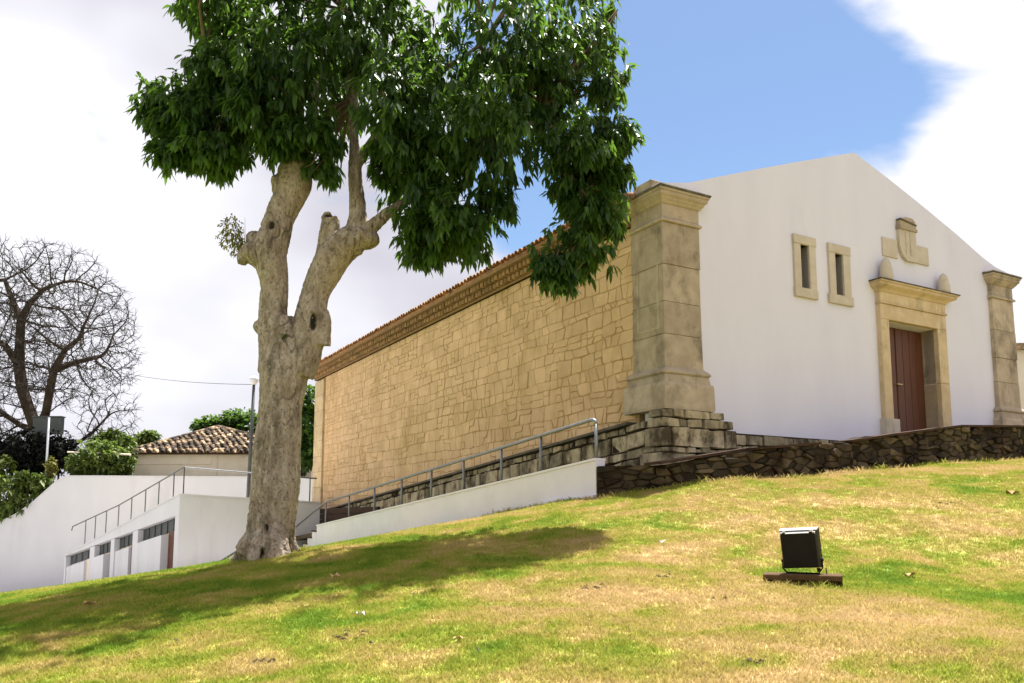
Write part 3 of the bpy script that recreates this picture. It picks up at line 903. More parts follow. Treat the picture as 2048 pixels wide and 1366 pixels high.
# rough plinth under the near pillar and along the facade
plinth = MB().box(FP, -0.10, 12.9, 1.6, 3.37, -0.9, -0.03).build('stone_plinth', M['darkmortar'], church)
def plinth_course(P, u0, u1, z0, z1, w0, wa, wb, wid, seed, mat):
    rr = random.Random(seed)
    u = u0
    while u < u1 - 0.08:
        w = min(wid * rr.uniform(0.6, 1.6), u1 - u)
        if u1 - u - w < 0.15: w = u1 - u
        a = rr.uniform(0.006, 0.02)
        poly = [(u + a, z0 + rr.uniform(.0, .03)), (u + w - a, z0 + rr.uniform(.0, .03)), (u + w - a * rr.uniform(.5, 2), z1 - rr.uniform(.01, .05)), (u + a * rr.uniform(.5, 2), z1 - rr.uniform(.01, .05))]
        mb = MB(); stone_geo(mb, P, poly, w0, rr.uniform(wa, wb), 0.014, rr, rr.random(), 0.06, 0.12)
        mb.build('plinth_stone', mat, plinth)
        u += w
plinth_course(FP, -0.22, 1.42, 3.56, 3.75, -0.2, 0.20, 0.26, 0.42, 1, M['plinth'])
plinth_course(FP, -0.26, 1.62, 3.37, 3.57, -0.2, 0.22, 0.30, 0.30, 2, M['plinth'])
plinth_course(FP, -0.32, 1.72, 2.98, 3.38, -0.2, 0.25, 0.36, 0.34, 3, M['plinth'])
plinth_course(FP, -0.36, 1.80, 2.86, 2.99, -0.2, 0.28, 0.36, 0.24, 4, M['plinth'])
plinth_course(FP, -0.45, 2.0, 2.45, 2.88, -0.2, 0.34, 0.46, 0.75, 5, M['plinth'])
plinth_course(FP, 1.75, 6.9, 3.12, 3.37, -0.2, -0.02, 0.05, 0.36, 6, M['plinth'])
plinth_course(FP, 1.85, 6.9, 2.85, 3.13, -0.2, 0.0, 0.07, 0.30, 7, M['plinth'])
plinth_course(FP, 9.2, 12.9, 3.40, 3.74, -0.2, 0.14, 0.2, 0.6, 8, M['plinth'])

# side plinth along the ramp: a sloping dark ledge over squared blocks
def side_plinth():
    zl = lambda t: 3.66 - 0.0785 * t
    rr = random.Random(21)
    # rubble band between wall and ledge
    for row, (da, db, wa, wid) in enumerate(((0.08, 0.24, 0.10, 0.30), (0.245, 0.60, 0.13, 0.42), (0.605, 0.80, 0.16, 0.34), (0.805, 1.05, 0.18, 0.45))):
        t = 0.02 + rr.random() * 0.1
        while t < 21.8:
            w = wid * rr.uniform(0.45, 1.7)
            h = lambda: rr.uniform(0, .035)
            g = lambda: rr.uniform(.006, .022)
            poly = [(t + g(), zl(t) - db + h()), (t + w - g(), zl(t + w) - db + h()), (t + w - g(), zl(t + w) - da - h()), (t + g(), zl(t) - da - h())]
            mb = MB()
            stone_geo(mb, SP, poly, -0.2, wa + rr.uniform(-.06, .03), 0.014, rr, rr.random(), 0.07, 0.14)
            mb.build('plinth_stone', M['plinth'], plinth)
            t += w
    mb = MB()
    mb.prism(SP, [(0.02, 2.0), (21.9, 0.4), (21.9, zl(21.9) - 0.08), (0.02, zl(0.02) - 0.08)], -0.5, 0.05)
    mb.build('plinth_core', M['darkmortar'], plinth)
    mb = MB()
    mb.prism(SP, [(0.9, zl(0.9) - 0.075), (21.9, zl(21.9) - 0.075), (21.9, zl(21.9) - 0.02), (0.9, zl(0.9) - 0.02)], -0.05, 0.20)
    mb.build('sloping_ledge', M['capstone'], plinth)
side_plinth()

# eaves: stepped brick cornice + barrel tiles
def eaves():
    mb = MB()
    mb.prism(lambda t, v, w: SP(t, v, w), [(1.02, 7.80), (SW_L + 0.6, 7.80), (SW_L + 0.6, 8.30), (1.02, 8.30)], -0.6, -0.06)
    cor = mb.build('eave_cornice', M['soffit'], church)
    for z0, z1, w1 in ((7.80, 7.86, -0.02), (8.16, 8.24, 0.30)):
        MB().box(SP, 1.03, SW_L + 0.65, z0, z1, -0.3, w1).build('cornice_band', M['soffit'], cor)
    # two projecting courses of bricks on edge
    base = MB().box(lambda u, v, w: Vector((0, 0, 0)) + B * u + NS * w + Vector((0, 0, v)), -0.085, 0.085, 0, 0.15, -0.3, 0.0, 0.5, 0.008)
    for z0, w1, off in ((7.87, 0.08, 0.0), (8.015, 0.19, 0.1)):
        t = 1.15 + off
        while t < SW_L + 0.55:
            b = MB().box(SP, t - 0.082, t + 0.082, z0, z0 + 0.13, -0.25, w1 + R.uniform(-.012, .012), R.random(), 0.008)
            b.build('eave_brick', M['brick'], cor)
            t += 0.21
    # roof slopes
    roof = MB()
    roof.add([SP(0.62, 8.30, 0.30), SP(SW_L + 0.7, 8.30, 0.30), SP(SW_L + 0.7, 10.1, -6.4), SP(0.62, 10.1, -6.4),
              SP(0.62, 8.22, 0.30), SP(SW_L + 0.7, 8.22, 0.30), SP(SW_L + 0.7, 10.02, -6.4), SP(0.62, 10.02, -6.4)],
             [(0, 1, 2, 3), (7, 6, 5, 4), (0, 4, 5, 1), (1, 5, 6, 2), (2, 6, 7, 3), (3, 7, 4, 0)])
    roof.add([SP(0.62, 10.1, -6.4), SP(SW_L + 0.7, 10.1, -6.4), SP(SW_L + 0.7, 8.30, -13.0), SP(0.62, 8.30, -13.0),
              SP(0.62, 10.02, -6.4), SP(SW_L + 0.7, 10.02, -6.4), SP(SW_L + 0.7, 8.22, -13.0), SP(0.62, 8.22, -13.0)],
             [(0, 1, 2, 3), (7, 6, 5, 4), (0, 4, 5, 1), (1, 5, 6, 2), (2, 6, 7, 3), (3, 7, 4, 0)])
    ro = roof.build('roof', M['tile'], church)
    # one barrel tile mesh, shared
    def tile_mesh():
        c, f = [], []
        n = 6
        for L_, r in ((0.0, 0.092), (0.46, 0.075)):
            for th in (0.0, -0.014):
                for k in range(n + 1):
                    a = math.pi * k / n
                    c.append(((r + th) * math.cos(a), L_, (r + th) * math.sin(a)))
        m = n + 1
        for k in range(n):
            f.append((k, k + 1, 2 * m + k + 1, 2 * m + k)); f.append((m + k + 1, m + k, 3 * m + k, 3 * m + k + 1))
            f.append((k + 1, k, m + k, m + k + 1)); f.append((2 * m + k, 2 * m + k + 1, 3 * m + k + 1, 3 * m + k))
        out = []
        for tv in (0.15, 0.5, 0.85):
            me = bpy.data.meshes.new('roof_tile'); me.from_pydata(c, [], f)
            a_ = me.attributes.new('tint', 'FLOAT', 'POINT'); a_.data.foreach_set('value', [tv] * len(c))
            me.materials.append(M['tile']); out.append(me)
        return out
    tm = tile_mesh()
    sl = math.atan2(1.8, 6.7)
    loc0 = root_loc(ro)
    rest = MB()
    t = 0.80
    ex = B
    ey = (-NS * math.cos(sl) + Vector((0, 0, math.sin(sl)))).normalized()
    ez = ex.cross(ey)
    if ez.z < 0: ez = -ez; ex = -ex
    k = 0
    while t < SW_L + 0.6:
        p = SP(t, 8.295 + R.uniform(-.012, .012), 0.36 + R.uniform(-.02, .02))
        o = newobj('roof_tile', tm[R.randrange(3)], ro)
        Mx = Matrix((ex, ey, ez)).transposed().to_4x4(); Mx.translation = p - loc0
        o.matrix_local = Mx
        t += 0.195; k += 1
eaves()

# slit windows -------------------------------------------------------
def slit(a, b, c, d, fr, lab, sillx):
    u0, z0, u1, z1 = fr
    w = MB().box(FP, a + 0.001, c - 0.001, b + 0.001, d - 0.001, -0.60, -0.52).build('window', M['darkvoid'], church)
    w['label'] = lab
    MB().box(FP, u0, a, b, d, -0.5, -0.045, 0.4, 0.008).build('jamb', M['framestone'], w)
    MB().box(FP, c, u1, b, d, -0.5, -0.043, 0.6, 0.008).build('jamb', M['framestone'], w)
    MB().box(FP, u0 - 0.01, u1 + 0.02, d, z1, -0.5, -0.035, 0.5, 0.008).build('lintel', M['framestone'], w)
    MB().box(FP, u0 - sillx, u1 + sillx, z0, b, -0.5, -0.03, 0.3, 0.008).build('sill', M['framestone'], w)
    MB().box(FP, c - 0.10, c - 0.06, b, d, -0.40, -0.36).build('window_bar', M['framestone'], w)
slit(*win_open[0], (4.00, 6.60, 4.72, 8.06), 'narrow slit window farther left, higher frame without sill ears', 0.015)
slit(*win_open[1], (5.18, 6.60, 5.93, 8.05), 'narrow slit window nearer the door, with projecting sill ears', 0.05)

# doorway --------------------------------------------------------------
def doorway():
    sur = MB().box(FP, 6.86, 7.17, 3.98, 6.42, -0.62, 0.03, 0.5, 0.012).build('door_surround', M['doorstone'], church)
    sur['label'] = 'golden limestone surround of the double door'
    MB().box(FP, 9.13, 9.50, 5.02, 6.42, -0.62, 0.03, 0.6, 0.012).build('jamb', M['doorstone'], sur)
    MB().box(FP, 9.13, 9.50, FL - 0.1, 5.012, -0.62, 0.03, 0.4, 0.012).build('jamb', M['doorstone'], sur)
    MB().box(FP, 9.49, 9.62, FL - 0.1, 3.62, -0.4, 0.02, 0.4, 0.012).build('jamb_foot', M['doorstone'], sur)
    MB().box(FP, 6.86, 9.50, 6.422, 6.80, -0.62, 0.03, 0.5, 0.012).build('lintel', M['doorstone'], sur)
    MB().box(FP, 6.84, 9.53, 6.802, 6.855, -0.3, 0.065, 0.3, 0.01).build('lintel_band', M['doorstone'], sur)
    MB().box(FP, 6.86, 9.50, 6.857, 7.10, -0.3, 0.035, 0.7, 0.01).build('frieze', M['doorstone'], sur)
    mb = MB(); prof = [(0.04, 7.102), (0.06, 7.13), (0.10, 7.17), (0.17, 7.21), (0.20, 7.235), (0.20, 7.29), (0.235, 7.30), (0.235, 7.33)]
    c, f = [], []
    for g, z in prof: c += [FP(6.86 - g * .85, z, -0.15), FP(9.50 + g * .85 + (g - .04) * .6, z, -0.15), FP(9.50 + g * .85 + (g - .04) * .6, z, g), FP(6.86 - g * .85, z, g)]
    m = len(prof)
    for i in range(m - 1):
        for k in range(4): f.append((i * 4 + k, i * 4 + (k + 1) % 4, (i + 1) * 4 + (k + 1) % 4, (i + 1) * 4 + k))
    f += [(3, 2, 1, 0), tuple(range((m - 1) * 4, m * 4))]
    mb.add(c, f); mb.build('cornice', M['doorstone'], sur)
    MB().box(FP, 6.64, 9.86, 7.332, 7.365, -0.15, 0.25, 0.4, 0.01).build('cornice_cap', M['capstone'], sur)
    # the two finials: pointed half-round stones standing on the cornice
    for uc, hh in ((7.10, 0.62), (9.43, 0.56)):
        c, f = [], []
        nn, mm = 10, 8
        for i in range(mm):
            s = i / (mm - 1)
            r = 0.19 * math.sqrt(max(0.0, 1 - s ** 2.2)) + 0.004
            for k in range(nn):
                a = 2 * math.pi * k / nn
                c.append(FP(uc + r * math.cos(a), 7.366 + hh * s, 0.07 + 0.75 * r * math.sin(a)))
        for i in range(mm - 1):
            for k in range(nn): f.append((i * nn + k, i * nn + (k + 1) % nn, (i + 1) * nn + (k + 1) % nn, (i + 1) * nn + k))
        f += [tuple(range(nn))[::-1], tuple(range((mm - 1) * nn, mm * nn))]
        mb = MB(); mb.add(c, f, 0.5); mb.build('finial', M['framestone'], sur, smooth=True)
    MB().box(FP, 6.80, 7.30, FL - 0.12, 3.975, -0.62, 0.09, 0.6, 0.012).build('jamb_foot', M['framestone'], sur)
    # leaves
    d = MB().box(FP, 7.16, 9.14, FL - 0.14, 6.42, -0.60, -0.50).build('door', M['darkvoid'], church)
    d['label'] = 'red brown double door of the church'
    for a, b in ((7.175, 7.99), (8.03, 9.125)):
        lf = MB().box(FP, a, b, FL - 0.1, 6.40, -0.5, -0.44, 0.5, 0.006).build('door_leaf', M['door'], d)
        n = 4 if b - a > 1 else 3
        for k in range(n):
            x0 = a + (b - a) * k / n; x1 = a + (b - a) * (k + 1) / n
            MB().box(FP, x0 + 0.008, x1 - 0.008, FL - 0.08, 6.38, -0.445, -0.425, R.random(), 0.005).build('plank', M['door'], lf)
    MB().tube([FP(7.93, 4.95, -0.425), FP(7.93, 4.95, -0.36), FP(8.12, 4.95, -0.36), FP(8.12, 4.95, -0.425)], 0.016, 8).build('handle', M['brass'], d)
doorway()

# carved emblem above the door
def emblem():
    e = MB().box(FP, 7.22, 7.80, 8.08, 8.56, -0.2, -0.06, 0.6, 0.008).build('carved_emblem', M['framestone'], church)
    e['label'] = 'carved stone shield with crown on a flat plaque over the door'
    MB().box(FP, 8.52, 9.07, 8.09, 8.57, -0.2, -0.06, 0.4, 0.008).build('plaque_stone', M['framestone'], e)
    sh = [(7.83, 8.86), (7.83, 8.45), (7.88, 8.27), (7.98, 8.14), (8.14, 8.06), (8.5, 8.08), (8.5, 8.86)]
    MB().prism(FP, sh, -0.2, -0.01, 0.5).build('shield', M['framestone'], e)
    for a, b in ((8.06, 8.10), (8.24, 8.28)):
        MB().box(FP, a, b, 8.22, 8.82, -0.05, 0.006, 0.3, 0.004).build('shield_bar', M['framestone'], e)
    MB().prism(FP, [(7.81, 8.862), (8.52, 8.862), (8.52, 8.93), (7.81, 8.93)], -0.2, 0.03, 0.3).build('crown_band', M['pillar'], e)
    MB().prism(FP, [(7.81, 8.932), (8.50, 8.932), (8.47, 9.12), (8.36, 9.20), (8.1, 9.20), (7.86, 9.12)], -0.2, 0.015, 0.4).build('crown', M['pillar'], e)
    MB().prism(FP, [(7.84, 9.085), (8.49, 9.02), (8.49, 9.05), (7.84, 9.13)], -0.2, 0.04, 0.3).build('crown_ridge', M['capstone'], e)
emblem()

# ------------------------------------------------------------------ terrace with dark retaining wall
def terrace():
    path = [(-1.86, 0.32), (-0.9, 1.1), (1.5, 1.6), (15.5, 1.62)]
    tops = [(-1.9, 2.56), (-0.6, 2.58), (0.1, 2.82), (3.4, 3.14), (4.0, 3.30), (5.1, 3.36), (6.4, 3.62), (9.8, 3.80), (15.6, 3.86)]
    topz = lambda u: float(np.interp(u, [a for a, b in tops], [b for a, b in tops]))
    rw = thing('retaining_wall', 'dark rough rubble retaining wall between the church front and the lawn', 'wall', FP(4, tz(*FP(4, 0, 1.6).xy), 1.6))
    mb = MB()
    segs = []
    for (ua, wa), (ub, wb) in zip(path[:-1], path[1:]):
        d = Vector((ub - ua, wb - wa)); ln = d.length; d /= ln
        nrm = Vector((-d.y, d.x))
        def P(s, v, w, ua=ua, wa=wa, d=d, nrm=nrm):
            return FP(ua + d.x * s + nrm.x * w, v, wa + d.y * s + nrm.y * w)
        segs.append((P, ln, ua, d))
        n = max(1, int(ln / 0.5))
        for i in range(n):
            s0, s1 = ln * i / n, ln * (i + 1) / n
            mb.prism(P, [(s0, 1.0), (s1, 1.0), (s1, topz(ua + d.x * s1) - 0.03), (s0, topz(ua + d.x * s0) - 0.03)], -0.35, -0.05)
    corew = mb.build('wall_core', M['darkmortar'], rw)
    allst = []
    for k, (P, ln, ua, d) in enumerate(segs):
        n = 1 if k < 2 else 7
        for i in range(n):
            s0, s1 = ln * i / n, ln * (i + 1) / n
            za, zb = topz(ua + d.x * s0), topz(ua + d.x * s1)
            pa, pb = P(s0, 0, 0), P(s1, 0, 0)
            ga, gb = tz(pa.x, pa.y) - 0.12, tz(pb.x, pb.y) - 0.12
            dom = [(s0 + .004, ga), (s1 - .004, gb), (s1 - .004, zb - 0.02), (s0 + .004, za - 0.02)]
            polys = rubble(dom, 0.33, 0.115, 1.0, 0.012, 300 + k * 20 + i)
            allst += [(P, q) for q in polys]
    # the 300 stones that show largest are parts of their own, the small fillers one field
    def shown(it):
        P, q = it
        ar = abs(sum(q[k][0] * q[(k + 1) % len(q)][1] - q[(k + 1) % len(q)][0] * q[k][1] for k in range(len(q))))
        return -ar / P(q[0][0], q[0][1], 0).y ** 2
    allst.sort(key=shown)
    rr = random.Random(404)
    fill = MB()
    for n_, (P, q) in enumerate(allst):
        mb = MB() if n_ < 300 else fill
        stone_geo(mb, P, q, -0.1, rr.uniform(-0.05, 0.045), 0.014, rr, rr.random(), 0.10, 0.30)
        if n_ < 300: mb.build('rubble_stone', M['darkstone'], rw)
    if fill.v: fill.build('rubble_field', M['darkstone'], rw)['kind'] = 'stuff'
    # thin rusty slabs capping the wall
    for ua, ub, w1 in ((-1.2, 0.9, 0.10), (0.9, 2.6, 0.06), (3.4, 4.8, 0.12), (4.8, 7.2, 0.10), (7.2, 9.6, 0.08), (9.6, 15.5, 0.06)):
        w0 = float(np.interp((ua + ub) / 2, [a for a, b in path], [b for a, b in path]))
        za, zb = topz(ua), topz(ub)
        mb = MB(); mb.prism(lambda u, v, w: FP(u, v, w), [(ua, za - 0.03), (ub - 0.01, zb - 0.03), (ub - 0.01, zb + 0.015), (ua, za + 0.015)], w0 - 0.4, w0 + w1 - 0.03)
        mb.build('coping_slab', M['rust'], rw)
    # terrace floor
    mb = MB()
    us = np.linspace(-1.8, 15.5, 40)
    wf = lambda u: float(np.interp(u, [a for a, b in path], [b for a, b in path])) - 0.3
    c = []
    for u in us: c += [FP(u, topz(u) - 0.12, wf(u)), FP(u, min(topz(u) - 0.12, 3.3), -0.05)]
    mb.add(c, [(2 * i, 2 * i + 2, 2 * i + 3, 2 * i + 1) for i in range(len(us) - 1)])
    o = mb.build('terrace', M['soil']); o['kind'] = 'structure'
terrace()

# ------------------------------------------------------------------ ramp, steps and handrail along the side wall
def ramp():
    zt = lambda t: 2.68 - 0.0775 * t
    rp = thing('ramp', 'white rendered ramp wall with steps climbing beside the tan church wall', 'ramp', SP(8, tz(*SP(8, 0, 1.8).xy), 1.8))
    mb = MB()
    ts = np.linspace(-0.22, 16.9, 30)
    for a, b in zip(ts[:-1], ts[1:]):
        pass
    pts = [(-0.22, 1.3), (16.9, -0.3), (16.9, zt(16.9) - 0.045), (-0.22, zt(-0.22) - 0.045)]
    mb.prism(SP, pts, 1.60, 1.80); w = mb.build('ramp_wall', M['oldwhite'], rp)
    for a, b in ((-0.22, 2.4), (2.42, 5.6), (5.62, 11.2), (11.22, 16.92)):
        MB().prism(SP, [(a, zt(a) - 0.043), (b, zt(b) - 0.043), (b, zt(b)), (a, zt(a))], 1.58, 1.825).build('coping', M['oldwhite'], w)
    MB().prism(SP, [(-0.2, zt(0) - 0.35), (21.0, zt(21.0) - 0.35), (21.0, zt(21) - 0.2), (-0.2, zt(0) - 0.2)], 0.02, 1.6).build('ramp_floor', M['soil'], rp)
    # low kerb foot at the near end
    MB().prism(SP, [(-0.25, 1.2), (1.6, 1.2), (1.6, 1.92), (-0.25, 2.02)], 1.802, 1.90).build('wall_foot', M['oldwhite'], rp)
    # steps at the far end: white risers, dark treads
    for k in range(4):
        t0 = 16.92 + k * 0.55; z1 = 1.12 - 0.24 * k
        MB().box(SP, t0, t0 + 0.55, -0.4, z1, 0.4, 1.80).build('riser', M['oldwhite'], rp)
        MB().box(SP, t0 - 0.03, t0 + 0.56, z1, z1 + 0.05, 0.4, 1.83, 0.5, 0.005).build('tread', M['brownwood'], rp)
    # dark boards shoring the foot of the wall behind the rail
    for k in range(4):
        z0 = 1.08 + k * 0.235
        MB().box(SP, 13.2 + k * 0.5, 21.8, z0, z0 + 0.222, 0.24, 0.34 + 0.01 * (k % 2), R.random(), 0.01).build('shoring_board', M['brownwood'], rp)
    hr = thing('handrail', 'galvanised steel handrail on the ramp wall beside the tan church wall', 'handrail', SP(8, zt(8), 1.7))
    posts = [-0.06, 1.83, 3.48, 5.35, 7.22, 9.23, 11.38, 13.7, 16.2]
    rz = lambda t: zt(t) + 0.75 - max(0, t - 8) * 0.0
    path = [SP(-0.10, rz(0) - 0.10, 1.7), SP(-0.085, rz(0) - 0.04, 1.7), SP(-0.03, rz(0) - 0.006, 1.7), SP(0.06, rz(0), 1.7)]
    path += [SP(t, rz(t), 1.7) for t in (3, 6, 9, 12, 15, 16.0)] + [SP(16.5, rz(16.5) - 0.05, 1.7), SP(18.0, rz(16.5) - 0.38, 1.7), SP(20.4, rz(16.5) - 0.98, 1.7)]
    MB().tube(path, 0.034, 10).build('rail', M['steel'], hr, smooth=True)
    for i, t in enumerate(posts):
        ztop = rz(t) - (0.09 if i == 0 else 0.02)
        tt = t if i else -0.10
        MB().tube([SP(tt, zt(t) - 0.1, 1.7), SP(tt, ztop, 1.7)], 0.030, 8).build('post', M['steel'], hr, smooth=True)
        MB().lathe(SP(tt, zt(t) + 0.001, 1.7), [(0.055, -0.01), (0.055, 0.012), (0.03, 0.02)], 10).build('base_plate', M['steel'], hr)
ramp()

# ------------------------------------------------------------------ annex, terrace block and its railing at the left
def annex():
    c0 = at(360, 990, 30); c1 = at(133, 1110, 42); c2 = at(640, 1006, 33.6)
    base = -2.2
    e = Vector((c1.x - c0.x, c1.y - c0.y, 0)); L1 = e.length; e /= L1
    n = Vector((-e.y, e.x, 0)); n = n if n.y < 0 else -n
    z0_, z1_ = c0.z, c1.z
    P = lambda s, v, w: Vector((c0.x, c0.y, 0)) + e * s + n * w + Vector((0, 0, v))
    top = lambda s: z0_ + (z1_ - z0_) * s / L1
    an = thing('annex', 'white low annex with sloping parapet and dark window strips left of the tree', 'building', P(L1 / 2, base, -1))
    # pixel columns of the bays -> distance along the front
    def s_of(px):
        k = (px - CX) / FPX
        r = ray(px, 1080); k = r.x / r.y
        return (k * c0.y - c0.x) / (e.x - k * e.y)
    wtop = lambda s: np.interp(s, [0, L1], [at(352, 1029, 30).z, at(133, 1112, 42).z - 0.02])
    wbot = lambda s: np.interp(s, [0, L1], [at(352, 1052, 30).z, at(133, 1128, 42).z])
    bays = [(348, 275), (265, 229), (222, 190), (181, 134)]
    # wall: parapet band above window strips, pier strips between, infill below
    m = MB(); m.prism(P, [(0, top(0)), (L1 + .3, top(L1 + .3)), (L1 + .3, wtop(L1 + .3)), (0, wtop(0))], -0.3, 0.0)
    wall = m.build('wall', M['greywhite'], an)
    edges = [0.0]
    for a, b in bays: edges += [s_of(a), s_of(b)]
    edges.append(L1 + .3)
    for i in range(0, len(edges), 2):
        a, b = edges[i], edges[i + 1]
        MB().prism(P, [(a, base), (b, base), (b, wtop(b) - 0.002), (a, wtop(a) - 0.002)], -0.3, -0.002).build('pier', M['greywhite'], wall)
    MB().prism(P, [(0, top(0) + 0.002), (L1 + .3, top(L1 + .3) + 0.002), (L1 + .3, top(L1 + .3) + 0.05), (0, top(0) + 0.05)], -0.35, 0.04).build('coping', M['greywhite'], wall)
    for i, (pa, pb) in enumerate(bays):
        a, b = s_of(pa), s_of(pb)
        w = MB()
        w.prism(P, [(a, wbot(a) - 0.05), (b, wbot(b) - 0.05), (b, wtop(b)), (a, wtop(a))], -0.28, -0.22)
        wo = w.build('window', M['glass'], an)
        npan = 6 if i == 0 else 4
        for k in range(1, npan):
            s = a + (b - a) * k / npan
            MB().prism(P, [(s - .02, wbot(s) - 0.05), (s + .02, wbot(s) - 0.05), (s + .02, wtop(s) - 0.003), (s - .02, wtop(s) - 0.003)], -0.219, -0.19).build('mullion', M['darksteel'], wo)
        # red-brown door leaf standing in the right part of the bay, projecting white screen in front
        dw = a + (b - a) * (0.26 if i else 0.26)
        MB().prism(P, [(a, base), (dw, base), (dw, wbot(dw) - 0.06), (a, wbot(a) - 0.06)], -0.218, -0.17).build('door', M['door'] if i != 3 else M['cream'], an)
        MB().prism(P, [(dw, base), (b, base), (b, wbot(b) - 0.16), (dw, wbot(dw) - 0.16)], -0.195, -0.06 if i in (1, 3) else 0.10).build('screen_wall', M['greywhite'], an)
    # right-hand flank towards the ramp
    e2 = Vector((c2.x - c0.x, c2.y - c0.y, 0)); L2 = e2.length; e2 /= L2
    n2 = Vector((-e2.y, e2.x, 0)); n2 = n2 if n2.y < 0 else -n2
    Q = lambda s, v, w: Vector((c0.x, c0.y, 0)) + e2 * s + n2 * w + Vector((0, 0, v))
    top2 = lambda s: z0_ + (c2.z - z0_) * s / L2
    MB().prism(Q, [(0.004, base), (L2, base), (L2, top2(L2)), (0.004, top2(0))], -0.3, -0.004).build('flank_wall', M['greywhite'], an)
    MB().prism(Q, [(0.01, top2(0) + .002), (L2, top2(L2) + .002), (L2, top2(L2) + .05), (0.01, top2(0) + .05)], -0.35, 0.035).build('flank_coping', M['greywhite'], an)
    # roof deck
    MB().add([P(0, top(0) - .02, -.2), P(L1, top(L1) - .02, -.2), P(L1, top(L1) - .02, -2.5), Q(L2, top2(L2) - .02, -2.5), Q(L2, top2(L2) - .02, -.2)], [(0, 1, 2, 3, 4)]).build('roof_deck', M['cream'], an)
    # railing
    rl = thing('terrace_railing', 'thin dark steel railing on top of the white annex', 'railing', P(0.3, top(0), -0.15))
    hz = at(365, 934, 30).z - z0_
    MB().tube([P(0.1, top(0) + hz, -.15), P(L1 * .5, top(L1 * .5) + hz * 1.05, -.15), P(L1 * 0.985, top(L1) + hz * 1.4, -.15), P(L1 * 0.995, top(L1) + hz * 1.2, -.15)], 0.028, 8).build('rail', M['darksteel'], rl)
    MB().tube([P(0.1, top(0) + hz, -.15), Q(L2 * .5, top2(L2 * .5) + hz * .99, -.15), Q(L2 - .1, top2(L2) + hz * .98, -.15)], 0.034, 8).build('rail', M['steel'], rl)
    for px in (365, 334, 305, 279, 252, 227, 203, 182, 163):
        s = max(s_of(px), 0.1)
        MB().tube([P(s, top(s) - .05, -.15), P(s, top(s) + hz * np.interp(s, [0, L1 * .5, L1 * .985], [1, 1.05, 1.4]), -.15)], 0.024, 6).build('post', M['darksteel'], rl)
    for s in (L2 * .47, L2 * .93):
        MB().tube([Q(s, top2(s) - .05, -.15), Q(s, top2(s) + hz * .98, -.15)], 0.028, 6).build('post', M['darksteel'], rl)
    # low handrail of a stair that dips behind the lawn
    st = thing('stair_rail', 'short dark rail sloping down beside the big tree foot', 'handrail', at(425, 1140, 24))
    a, b = at(478, 1100, 24), at(405, 1145, 24)
    MB().tube([a, b], 0.03, 8).build('rail', M['darksteel'], st)
    for q in (a, b): MB().tube([q, Vector((q.x, q.y, tz(q.x, q.y) - 0.2))], 0.025, 6).build('post', M['darksteel'], st)
annex()

def courtyard():
    # paved yard added at the annex foot, cutting green bounce; hidden behind the crest
    xs, ys = np.linspace(-44, -8.6, 60), np.linspace(18.5, 46.0, 46)
    X, Y = np.meshgrid(xs, ys)
    edge = -9.5 - 0.50 * np.clip(26 - Y, -30, 30)
    X = np.minimum(X, np.maximum(edge, -40) + 0 * X)
    Z = terrain(X, Y) + 0.05
    i = np.arange(X.size).reshape(X.shape)
    a, b, c, d = i[:-1, :-1].ravel(), i[:-1, 1:].ravel(), i[1:, 1:].ravel(), i[1:, :-1].ravel()
    o = newobj('courtyard', tri_mesh('courtyard', np.c_[X.ravel(), Y.ravel(), Z.ravel()], np.r_[np.c_[a, b, c], np.c_[a, c, d]], M['paving'], smooth=True))
    o['kind'] = 'structure'
courtyard()

def garden_wall():
    y = 46.0
    prof = [(-1000, 1040), (-60, 1044), (0, 1045), (30, 1030), (60, 1010), (85, 988), (105, 970), (120, 959), (135, 953), (200, 953), (350, 954), (500, 955), (700, 957)]
    pts = [at(u, v, y) for u, v in prof]
    o = thing('garden_wall', 'tall plain white wall with curved top below the planted bank', 'wall', (pts[5].x, y, -2.5))
    P = lambda u, v, w: Vector((u, y - w, v))
    mb = MB(); mb.prism(P, [(pts[0].x, -3.0)] + [(p.x, p.z) for p in pts] + [(pts[-1].x, -3.0)], -0.4, 0.0)
    mb.build('wall', M['greywhite'], o)
    for p, q in zip(pts[:-1], pts[1:]):
        MB().prism(P, [(p.x, p.z + .002), (q.x, q.z + .002), (q.x, q.z + .06), (p.x, p.z + .06)], -0.42, 0.03).build('coping', M['greywhite'], o)
    mb = MB()
    us = np.linspace(-72, -8, 48)
    zt = lambda x: float(np.interp(x, [p.x for p in pts], [p.z for p in pts]))
    c = []
    for x in us: c += [(x, y + .35, zt(x) - .1), (x, y + 4, zt(x) + .1), (x, y + 40, zt(x) + 0.5)]
    mb.add(c, [f for i in range(len(us) - 1) for f in ((3 * i, 3 * i + 3, 3 * i + 4, 3 * i + 1), (3 * i + 1, 3 * i + 4, 3 * i + 5, 3 * i + 2))])
    g = mb.build('garden_bank', M['soil']); g['kind'] = 'structure'
    return zt
bank_z = garden_wall()

